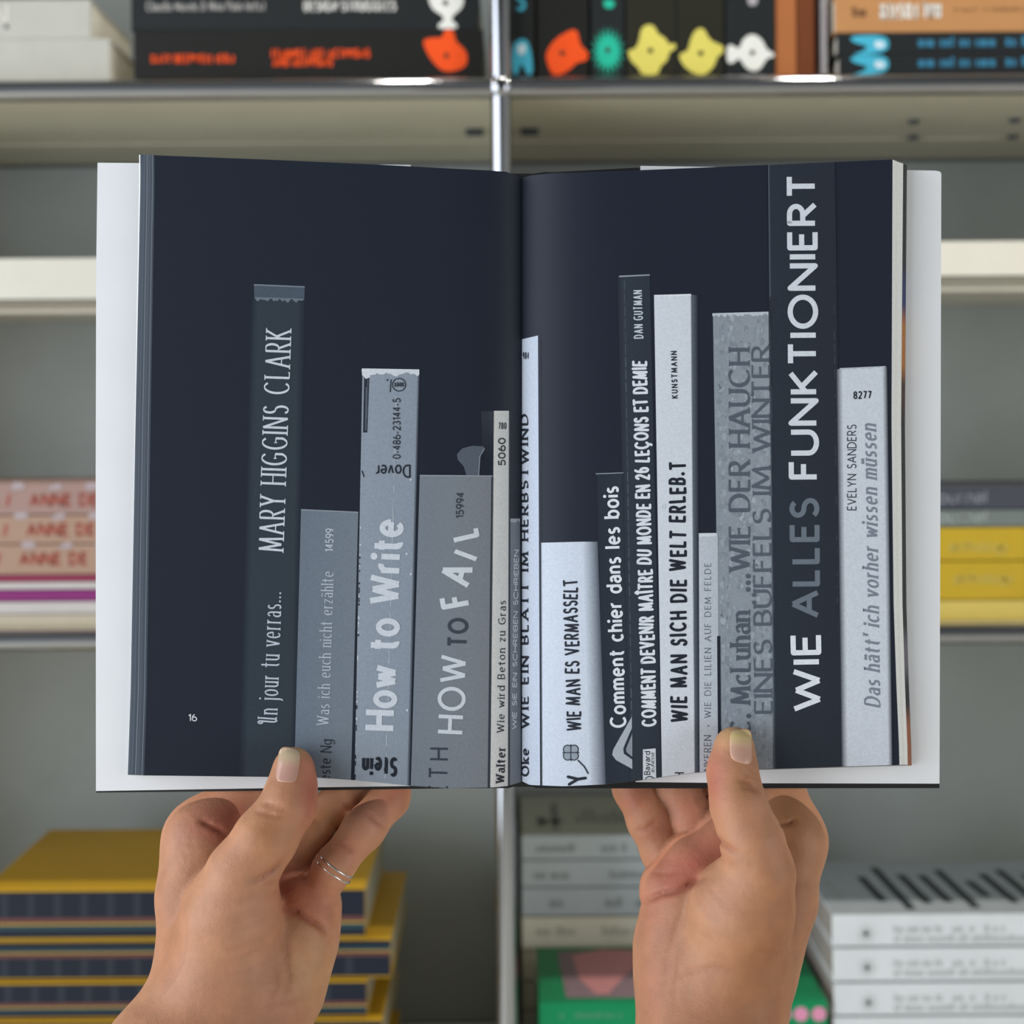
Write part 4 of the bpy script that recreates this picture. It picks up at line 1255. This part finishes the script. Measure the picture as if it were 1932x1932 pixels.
def hand_sdf(spec):
    groups = [([prim(a, b_) for ch in g['chains'] for a, b_ in zip(ch, ch[1:])], g['k'], g['join']) for g in spec['groups']]

    def f(P):
        P = np.asarray(P, dtype=np.float64); tot = None
        for prs, k, join in groups:
            d = None
            for p in prs:
                e = sd_cone(P, p); d = e if d is None else smin(d, e, k)
            if isinstance(join, tuple):
                py_ = HY - P[..., 2] / P[..., 1] * F
                kk = join[0] + (join[1] - join[0]) * np.clip((py_ - join[2]) / (join[3] - join[2]), 0, 1)
            else: kk = join
            tot = d if tot is None else smin(tot, d, kk)
        D = P[..., 1] * .001
        px = 966.0 + P[..., 0] * .001 * F / D; py = HY - P[..., 2] * .001 * F / D
        for pts, dep, wd, dmax in spec['creases']:
            near = (np.abs(tot) < 4) & (D < dmax)
            if near.any():
                q, fade = seg_dist2(px[near], py[near], pts)
                tot[near] += 1.35 * dep * fade * np.exp(-q / (wd * wd))
        return tot
    return f


def surface_nets(f, lo, hi, h):
    ns = [int(math.ceil((hi[i] - lo[i]) / h)) + 1 for i in range(3)]
    xs_, ys_, zs_ = (lo[i] + h * np.arange(ns[i]) for i in range(3))
    V = np.empty(ns, dtype=np.float32)
    for i in range(0, ns[0], 8):
        gx_, gy_, gz_ = np.meshgrid(xs_[i:i + 8], ys_, zs_, indexing='ij')
        V[i:i + 8] = f(np.stack((gx_, gy_, gz_), -1))
    S = V < 0
    nx, ny, nz = ns
    cnt = np.zeros((nx - 1, ny - 1, nz - 1), np.int32); acc = np.zeros((nx - 1, ny - 1, nz - 1, 3), np.float32)
    for ax in range(3):
        o = [0, 0, 0]; o[ax] = 1
        A = V[:nx - o[0], :ny - o[1], :nz - o[2]]; B = V[o[0]:, o[1]:, o[2]:]
        cr = (A < 0) != (B < 0)
        t = np.where(cr, A / np.where(cr, A - B, 1), 0).astype(np.float32)
        oth = [k for k in range(3) if k != ax]
        for u in (0, 1):
            for v in (0, 1):
                off = [0, 0, 0]; off[oth[0]] = u; off[oth[1]] = v
                sl = tuple(slice(off[k], off[k] + ([nx, ny, nz][k] - 1)) for k in range(3))
                c = cr[sl]; tt = t[sl]
                cnt += c
                for k in range(3):
                    acc[..., k] += c * (tt if k == ax else off[k])
    act = cnt > 0
    idx = np.full(act.shape, -1, np.int64); ii = np.argwhere(act); idx[act] = np.arange(len(ii))
    verts = (ii + acc[act] / cnt[act][:, None]) * h + np.array(lo)
    quads = []
    for ax in range(3):
        o = [0, 0, 0]; o[ax] = 1
        A = S[:nx - o[0], :ny - o[1], :nz - o[2]]; B = S[o[0]:, o[1]:, o[2]:]
        e = np.argwhere(A != B); u, v = [k for k in range(3) if k != ax]
        e = e[(e[:, u] > 0) & (e[:, v] > 0) & (e[:, u] < ns[u] - 1) & (e[:, v] < ns[v] - 1)]
        q = []
        for du, dv in ((1, 1), (0, 1), (0, 0), (1, 0)):
            c = e.copy(); c[:, u] -= du; c[:, v] -= dv
            q.append(idx[c[:, 0], c[:, 1], c[:, 2]])
        q = np.stack(q, 1)
        fl = A[e[:, 0], e[:, 1], e[:, 2]]
        if ax == 1: fl = ~fl
        q[~fl] = q[~fl][:, ::-1]
        quads.append(q)
    quads = np.concatenate(quads)
    quads = quads[(quads >= 0).all(1)]
    for _ in range(2):    # settle the vertices on the surface
        g = np.zeros_like(verts); d = f(verts)
        for k in range(3):
            e = np.zeros(3); e[k] = .25
            g[:, k] = (f(verts + e) - f(verts - e)) / .5
        verts = verts - np.clip(d, -.5, .5)[:, None] * g / np.maximum((g * g).sum(1), .2)[:, None]
    return verts, quads


def to_world(v):
    v = np.asarray(v) * .001
    R = np.array(((RX.x, 0, UPV.x), (0, 1, 0), (RX.z, 0, UPV.z)))
    return v @ R.T + np.array(CAM)


def skin_mat():
    mt = attr_mat('skin', 'tone', rough=.52, spec=.36, grain=.08, gscale=160.0)
    nt = mt.node_tree; b = nt.nodes['Principled BSDF']
    b.inputs['Subsurface Weight'].default_value = .16
    b.inputs['Subsurface Radius'].default_value = (.9, .35, .2)
    b.inputs['Subsurface Scale'].default_value = .0035
    tc = nt.nodes.new('ShaderNodeTexCoord')
    vo = nt.nodes.new('ShaderNodeTexVoronoi'); vo.feature = 'DISTANCE_TO_EDGE'; vo.inputs['Scale'].default_value = 900
    mp = nt.nodes.new('ShaderNodeMapping'); mp.inputs['Rotation'].default_value = (.4, .3, .5); mp.inputs['Scale'].default_value = (1, 1, 2.2)
    nz = nt.nodes.new('ShaderNodeTexNoise'); nz.inputs['Scale'].default_value = 420; nz.inputs['Detail'].default_value = 4
    ad = nt.nodes.new('ShaderNodeMath'); ad.operation = 'MULTIPLY_ADD'; ad.inputs[1].default_value = .5
    bp = nt.nodes.new('ShaderNodeBump'); bp.inputs['Strength'].default_value = .4; bp.inputs['Distance'].default_value = .0005
    nt.links.new(tc.outputs['Object'], mp.inputs[0]); nt.links.new(mp.outputs[0], vo.inputs['Vector']); nt.links.new(tc.outputs['Object'], nz.inputs['Vector'])
    nt.links.new(vo.outputs[0], ad.inputs[0]); nt.links.new(nz.outputs['Fac'], ad.inputs[2])
    nt.links.new(ad.outputs[0], bp.inputs['Height']); nt.links.new(bp.outputs[0], b.inputs['Normal'])
    return mt


M_SKIN = skin_mat()
M_NAIL = attr_mat('fingernail', 'tone', rough=.27, spec=.5, grain=.02, gscale=300)
M_SILVER = mat('silver', (205, 202, 198), .16, metal=1.0, vary=.02)

LEFT = dict(
    groups=[
        dict(k=9.0, join=3.0, chains=[
            [(388, 1588, .5045, 70), (382, 1690, .499, 76), (388, 1820, .494, 84), (402, 1890, .488, 96)],     # index side of the hand
            [(580, 1704, .4985, 50), (563, 1772, .4945, 65), (532, 1860, .490, 70), (496, 1900, .486, 80)],      # little finger side
            [(388, 1588, .5045, 68), (470, 1622, .510, 50), (545, 1655, .508, 46), (580, 1704, .4985, 50)],      # heads of the palm bones
            [(470, 1640, .508, 60), (480, 1800, .498, 90)],
            [(402, 1890, .488, 96), (325, 1985, .479, 108), (150, 2190, .450, 140)],                          # forearm
            [(450, 1895, .486, 90), (390, 1990, .477, 100), (240, 2190, .448, 130)],
            [(496, 1900, .486, 80), (458, 1990, .479, 96), (330, 2190, .450, 130)]]),
        dict(k=5.0, join=(2.5, 12.0, 1730, 1860), chains=[      # thumb with its ball
            [(554, 1447, .4865, 37), (552, 1482, .4850, 39.5), (543, 1522, .4815, 47), (501, 1582, .4785, 55), (456, 1650, .4785, 62)],
            [(456, 1650, .4785, 62), (438, 1720, .4815, 88), (425, 1800, .4845, 95), (410, 1880, .489, 84)]]),
        dict(k=3.0, join=7.0, chains=[[(395, 1580, .5045, 66), (465, 1500, .5125, 50), (560, 1425, .5125, 42), (610, 1385, .5115, 36)]]),   # index
        dict(k=3.0, join=1.2, chains=[[(470, 1600, .5125, 44), (470, 1502, .523, 44), (540, 1420, .5235, 38)]]),                             # middle
        dict(k=3.0, join=.9, chains=[[(553, 1614, .5045, 42), (590, 1566, .5045, 39), (632, 1523, .5085, 37), (682, 1470, .5135, 35), (712, 1432, .5125, 31)]]),   # ring
        dict(k=3.0, join=.9, chains=[[(602, 1682, .4965, 38), (629, 1636, .4945, 35.5), (687, 1563, .4995, 38), (734, 1506, .5085, 36.5), (746, 1462, .5120, 33)]]),   # little
    ],
    creases=[
        ([(490, 1513), (520, 1520), (550, 1535)], .5, 4.0, .49), ([(478, 1530), (512, 1538), (545, 1543)], .5, 4.0, .49), ([(500, 1524), (530, 1530)], .3, 3.5, .49),
        ([(462, 1666), (495, 1654), (520, 1636), (548, 1612)], .8, 5.0, .49), ([(490, 1672), (524, 1660)], .35, 4.0, .49), ([(500, 1690), (526, 1678)], .3, 4, .49),
        ([(372, 1546), (400, 1560), (432, 1576)], .9, 4.5, .505), ([(528, 1706), (562, 1722), (600, 1745), (620, 1764)], 1.2, 6, .52),
        ([(640, 1517), (668, 1534)], .3, 4, .515), ([(686, 1527), (706, 1546), (730, 1564)], .5, 4, .515), ([(638, 1584), (656, 1598), (672, 1614)], .5, 4.5, .515),
        ([(527, 1752), (541, 1790), (547, 1840), (540, 1890)], .45, 5, .51), ([(560, 1770), (577, 1800), (588, 1830)], .25, 5, .51), ([(527, 1800), (522, 1860), (500, 1905)], .25, 5, .51),
        ([(430, 1730), (470, 1718), (510, 1700)], .18, 3.5, .49), ([(430, 1760), (470, 1748), (520, 1722)], .18, 3.5, .49), ([(420, 1795), (460, 1785), (505, 1765)], .15, 3.5, .49),
        ([(440, 1700), (475, 1690), (515, 1676)], .15, 3, .49), ([(425, 1745), (465, 1732), (515, 1712)], .14, 3, .49), ([(430, 1812), (470, 1800), (515, 1778)], .16, 3, .49), ([(420, 1840), (460, 1832), (505, 1812)], .16, 3, .49), ([(500, 1895), (540, 1890), (580, 1882)], .2, 4, .51),
        ([(330, 1600), (350, 1592), (375, 1596)], .15, 3.5, .505), ([(325, 1618), (350, 1611), (380, 1616)], .15, 3.5, .505)])

RIGHT = dict(
    groups=[
        dict(k=9.0, join=3.0, chains=[
            [(1480, 1588, .5045, 69), (1464, 1700, .4985, 66), (1424, 1800, .493, 76), (1398, 1880, .486, 76)],
            [(1292, 1712, .4955, 74), (1287, 1785, .4935, 80), (1295, 1870, .488, 84)],
            [(1248, 1664, .4985, 34), (1300, 1618, .5005, 36), (1368, 1570, .5045, 42), (1480, 1588, .506, 60)],
            [(1350, 1680, .505, 80), (1345, 1800, .496, 100)],
            [(1398, 1880, .486, 76), (1394, 1985, .478, 80), (1420, 2210, .450, 120)],
            [(1295, 1870, .488, 84), (1303, 1985, .478, 92), (1290, 2210, .450, 120)],
            [(1345, 1880, .486, 84), (1350, 1985, .476, 92), (1355, 2210, .448, 130)]]),
        dict(k=5.0, join=(2.5, 12.0, 1730, 1860), chains=[
            [(1385, 1410, .4822, 38), (1382, 1458, .4803, 42.5), (1393, 1520, .4760, 47.5), (1419, 1588, .4735, 55), (1434, 1648, .4735, 60)],
            [(1434, 1648, .4735, 60), (1402, 1712, .4785, 94), (1384, 1780, .4825, 90), (1370, 1860, .4880, 76)]]),
        dict(k=3.0, join=7.0, chains=[[(1479, 1582, .5045, 67), (1462, 1492, .5125, 54), (1400, 1415, .5120, 42), (1360, 1380, .5110, 36)]]),   # index
        dict(k=3.0, join=1.2, chains=[[(1400, 1560, .515, 40), (1362, 1505, .5185, 38), (1330, 1430, .5145, 36), (1310, 1390, .512, 32)]]),   # middle
        dict(k=3.0, join=.9, chains=[[(1335, 1600, .508, 42), (1302, 1545, .5085, 43), (1275, 1488, .5125, 41), (1258, 1430, .5125, 36), (1250, 1400, .5115, 32)]]),   # ring
        dict(k=3.0, join=.9, chains=[[(1263, 1640, .505, 38), (1250, 1608, .5055, 38), (1224, 1550, .5075, 38), (1195, 1487, .5125, 37), (1180, 1440, .5115, 31)]]),   # little
    ],
    creases=[
        ([(1388, 1470), (1412, 1477), (1434, 1492)], .5, 4.0, .482), ([(1392, 1483), (1415, 1488), (1436, 1499)], .4, 3.5, .482), ([(1395, 1462), (1420, 1465)], .25, 3.5, .482),
        ([(1335, 1570), (1360, 1588), (1378, 1600), (1400, 1616)], .8, 5.0, .49), ([(1352, 1606), (1372, 1625), (1392, 1640)], .3, 5, .49),
        ([(1468, 1558), (1488, 1555), (1503, 1546)], .9, 4.0, .505), ([(1472, 1590), (1500, 1586)], .15, 3.5, .505), ([(1475, 1600), (1502, 1597)], .15, 3.5, .505),
        ([(1196, 1568), (1220, 1563), (1246, 1546)], .6, 4.5, .52), ([(1286, 1574), (1306, 1566), (1325, 1558)], .3, 4, .52),
        ([(1195, 1712), (1222, 1698), (1250, 1686), (1280, 1680), (1320, 1660), (1340, 1650)], .9, 5.5, .52), ([(1222, 1646), (1262, 1648), (1300, 1644)], .25, 5, .52),
        ([(1300, 1690), (1280, 1740), (1262, 1800), (1250, 1880)], .18, 5, .51), ([(1300, 1740), (1284, 1800), (1275, 1860), (1272, 1930)], .18, 5, .51),
        ([(1262, 1850), (1300, 1832), (1345, 1826), (1400, 1832)], .35, 5, .5), ([(1430, 1794), (1460, 1797), (1490, 1793)], .2, 4, .5),
        ([(1330, 1660), (1350, 1690), (1375, 1712)], .15, 3.5, .485), ([(1312, 1690), (1335, 1722), (1362, 1745)], .15, 3.5, .485), ([(1300, 1730), (1325, 1760), (1350, 1778)], .15, 3.5, .485)])


def tone_at(v, spots, base, creases):
    D = v[:, 1] * .001
    px = 966.0 + v[:, 0] * .001 * F / D; py = HY - v[:, 2] * .001 * F / D
    col = np.tile(np.array(lin(base)), (len(v), 1))
    for (x, y, sx, sy, ang, c, wt, dmin, dmax) in spots:
        a = math.radians(ang); dx, dy = px - x, py - y
        u = (dx * math.cos(a) + dy * math.sin(a)) / sx; w_ = (-dx * math.sin(a) + dy * math.cos(a)) / sy
        k = wt * np.exp(-(u * u + w_ * w_)) * ((D > dmin) & (D < dmax))
        col = col * (1 - k[:, None]) + np.array(lin(c)) * k[:, None]
    for pts, dep, wd, dmax in creases:          # flexure lines are redder than the skin beside them
        q, fade = seg_dist2(px, py, pts)
        k = np.minimum(.4, .04 + .36 * dep) * fade * np.exp(-q / (1.5 * wd) ** 2) * (D < dmax)
        col = col * (1 - k[:, None]) + np.array(lin((140, 66, 46))) * k[:, None]
    rng = np.random.default_rng(7)              # faint mottling
    for _ in range(70):
        c = v[rng.integers(len(v))]; s_ = rng.uniform(3, 7); a = rng.uniform(-.09, .09)
        k = a * np.exp(-((v - c) ** 2).sum(1) / (s_ * s_))
        col = col * np.stack((1 + .5 * k, 1 + 1.2 * k, 1 + 1.3 * k), 1)
    return col


SKIN = (182, 129, 97); PINK = (190, 118, 98); RED = (166, 80, 66); YEL = (206, 166, 114); PALM = (196, 128, 104); OCH = (172, 118, 74)
TL = [(420, 1560, 75, 60, 0, PINK, .75, .49, .53), (440, 1535, 30, 20, 20, RED, .4, .49, .53), (575, 1700, 60, 70, 0, (190, 112, 88), .75, .485, .53), (540, 1670, 22, 40, 0, RED, .4, .49, .53),
      (585, 1500, 18, 60, 5, RED, .65, .4, .495), (575, 1450, 18, 40, 0, PINK, .5, .4, .495), (555, 1412, 40, 14, 0, YEL, .7, .4, .495), (500, 1570, 50, 50, 0, OCH, .5, .4, .49),
      (640, 1610, 45, 30, -50, PINK, .5, .49, .53), (740, 1500, 40, 25, -50, RED, .45, .49, .53), (700, 1540, 40, 30, 0, (200, 140, 120), .6, .49, .53), (610, 1560, 45, 40, -45, OCH, .6, .49, .53),
      (590, 1830, 45, 90, 10, YEL, .35, .47, .52), (325, 1760, 45, 150, 0, (160, 104, 70), .6, .47, .53), (460, 1760, 60, 90, 10, (190, 142, 112), .5, .45, .49)]  # dark brown spot down the outer edge: side shade put into the skin tone
TR = [(1350, 1470, 22, 55, 0, RED, .6, .4, .49), (1390, 1385, 40, 22, 0, YEL, .75, .4, .485), (1410, 1480, 25, 25, 0, OCH, .5, .4, .485), (1290, 1645, 75, 45, -40, (196, 114, 98), .8, .485, .53),
      (1360, 1600, 30, 50, 0, RED, .35, .485, .53), (1195, 1510, 30, 30, 0, RED, .5, .49, .53), (1230, 1565, 30, 20, -20, RED, .35, .49, .53), (1300, 1530, 50, 50, 0, PINK, .5, .49, .53),
      (1240, 1720, 40, 60, 0, PALM, .5, .48, .53), (1490, 1560, 50, 60, 0, OCH, .6, .49, .53), (1470, 1750, 60, 170, 15, (158, 102, 60), .7, .46, .53), (1440, 1900, 60, 80, 0, (158, 104, 62), .65, .4, .53),  # dark brown spots on the right side paint its shading into the skin
      (1345, 1720, 60, 80, 20, (190, 142, 112), .5, .45, .49), (1235, 1860, 30, 80, 0, PINK, .35, .45, .53)]


def build_hand(spec, spots, lo_px, hi_px, yr, parent, name):
    f = hand_sdf(spec)
    lo = [(lo_px[0] - 966) * .46 / F * 1000 - 12, yr[0] * 1000, (HY - hi_px[1]) * .44 / F * 1000 - 38]
    hi = [(hi_px[0] - 966) * .46 / F * 1000 + 12, yr[1] * 1000, (HY - lo_px[1]) * .45 / F * 1000 + 2]
    v, q = surface_nets(f, lo, hi, 1.05)
    col = tone_at(v, spots, SKIN, spec['creases'])
    W = to_world(v)
    me = bpy.data.meshes.new(name)
    me.from_pydata(W.tolist(), [], q.tolist()); me.update()
    me.polygons.foreach_set('use_smooth', [True] * len(me.polygons))
    ca = me.color_attributes.new('tone', 'FLOAT_COLOR', 'POINT')
    ca.data.foreach_set('color', np.concatenate([col, np.ones((len(col), 1))], 1).ravel().astype(np.float32))
    me.materials.append(M_SKIN)
    o = bpy.data.objects.new(name, me); COL.objects.link(o)
    o.parent = parent; o.matrix_parent_inverse = Matrix.Translation(-parent.location)
    return o, f


def nail(f, corners, D0_, D1_, parent, tip_col, bed_col):
    """curved plate laid on the thumb; corners tl, tr, br, bl in photo pixels"""
    n = 22; us = np.linspace(-1, 1, n); uu, vv = np.meshgrid(us, us, indexing='ij')
    # squircle outline
    k = 4.0
    r = np.maximum(np.abs(uu), np.abs(vv)); ln = (np.abs(uu) ** k + np.abs(vv) ** k) ** (1 / k); s_ = np.where(ln > 0, r / np.maximum(ln, 1e-9), 1)
    a = (uu * s_ + 1) / 2; b_ = (vv * s_ + 1) / 2
    tl, tr, br, bl = (np.array(c, float) for c in corners)
    p = (tl * (1 - a[..., None]) + tr * a[..., None]) * (1 - b_[..., None]) + (bl * (1 - a[..., None]) + br * a[..., None]) * b_[..., None]
    dep = np.full(p.shape[:2], D0_); hit = np.zeros(p.shape[:2], bool)
    for i in range(n):
        for j in range(n):
            D = D0_
            for _ in range(40):
                d = float(f(C3(p[i, j, 0], p[i, j, 1], D)[None, :])[0])
                if d < .03: hit[i, j] = True; break
                D += d * .001 * .9
                if D > D1_: break
            dep[i, j] = D
    good = dep[hit]
    dep[~hit] = good.max() if len(good) else D1_
    dep = np.minimum(dep, np.percentile(dep[hit], 97) if len(good) else D1_)
    vs = []
    rim = np.maximum(np.abs(uu), np.abs(vv))
    for lay in (0, 1):
        for i in range(n):
            for j in range(n):
                off = .00042 * (1 - rim[i, j] ** 6 * .75) if lay == 0 else -.0006
                vs.append(to_world(C3(p[i, j, 0], p[i, j, 1], dep[i, j] - off)))
    fs = []; N2 = n * n
    for i in range(n - 1):
        for j in range(n - 1):
            fs.append([i * n + j, i * n + j + 1, (i + 1) * n + j + 1, (i + 1) * n + j])
    ring = [(i, 0) for i in range(n)] + [(n - 1, j) for j in range(1, n)] + [(i, n - 1) for i in range(n - 2, -1, -1)] + [(0, j) for j in range(n - 2, 0, -1)]
    for t in range(len(ring)):
        a0 = ring[t][0] * n + ring[t][1]; nx_ = ring[(t + 1) % len(ring)]; a1 = nx_[0] * n + nx_[1]
        fs.append([a0, a1, a1 + N2, a0 + N2])
    t_ = np.array(lin(tip_col)); bd = np.array(lin(bed_col)); edge = np.array(lin((186, 136, 108)))
    cs = []
    for lay in (0, 1):
        for i in range(n):
            for j in range(n):
                w_ = np.clip((.15 - vv[i, j]) / .7, 0, 1); c = bd * (1 - w_) + t_ * w_
                if rim[i, j] > .93: c = edge
                cs.append(tuple(c))
    o = MB().add(vs, fs, M_NAIL, cs).build('fingernail', parent, True, 'tone')
    return o


person = thing('person', U(966, 1932, .47), 'bare hands of a person holding the open book, thumbs in front of its pages', 'person')
hl, fl = build_hand(LEFT, TL, (195, 1360), (790, 2180), (.385, .545), person, 'arm')
hl['label'] = 'hand under the page numbered 16, wearing two thin rings'
nail(fl, [(527, 1407), (569, 1413), (561, 1478), (517, 1475)], .462, .497, hl, (204, 180, 148), (192, 146, 130))
hr, fr = build_hand(RIGHT, TR, (1120, 1360), (1560, 2200), (.385, .54), person, 'arm')
hr['label'] = 'hand without rings, thumb on the mottled grey printed spine'
nail(fr, [(1376, 1376), (1419, 1374), (1420, 1446), (1377, 1434)], .452, .486, hr, (212, 186, 132), (200, 156, 136))


def ring(c, axis_px, rad_px, label):
    c3 = C3(*c); ax = C3(*axis_px[1]) - C3(*axis_px[0]); ax /= np.linalg.norm(ax)
    x = np.cross(ax, (0, 1, 0)); x /= np.linalg.norm(x); y = np.cross(ax, x)
    R = rad_px * c[2] / F * 1000; n, m_ = 64, 12; vs = []; fs = []
    for i in range(n):
        t = 2 * math.pi * i / n; d = x * math.cos(t) + y * math.sin(t)
        for j in range(m_):
            s_ = 2 * math.pi * j / m_
            vs.append(to_world(c3 + d * (R + .45 * math.cos(s_)) + ax * .42 * math.sin(s_)))
    for i in range(n):
        for j in range(m_): fs.append([i * m_ + j, ((i + 1) % n) * m_ + j, ((i + 1) % n) * m_ + (j + 1) % m_, i * m_ + (j + 1) % m_])
    o = MB().add(vs, fs, M_SILVER).build('ring', None, True)
    return tag(o, label, 'ring', 'thin rings on the finger')


AXR = ((602, 1682, .4965), (687, 1563, .4995))
ring((633, 1631, .4947), AXR, 38.4, 'thin silver ring nearer the fingertip, of the two worn together')
ring((626.5, 1640.5, .4949), AXR, 40.0, 'thin silver ring nearer the palm, of the two worn together')
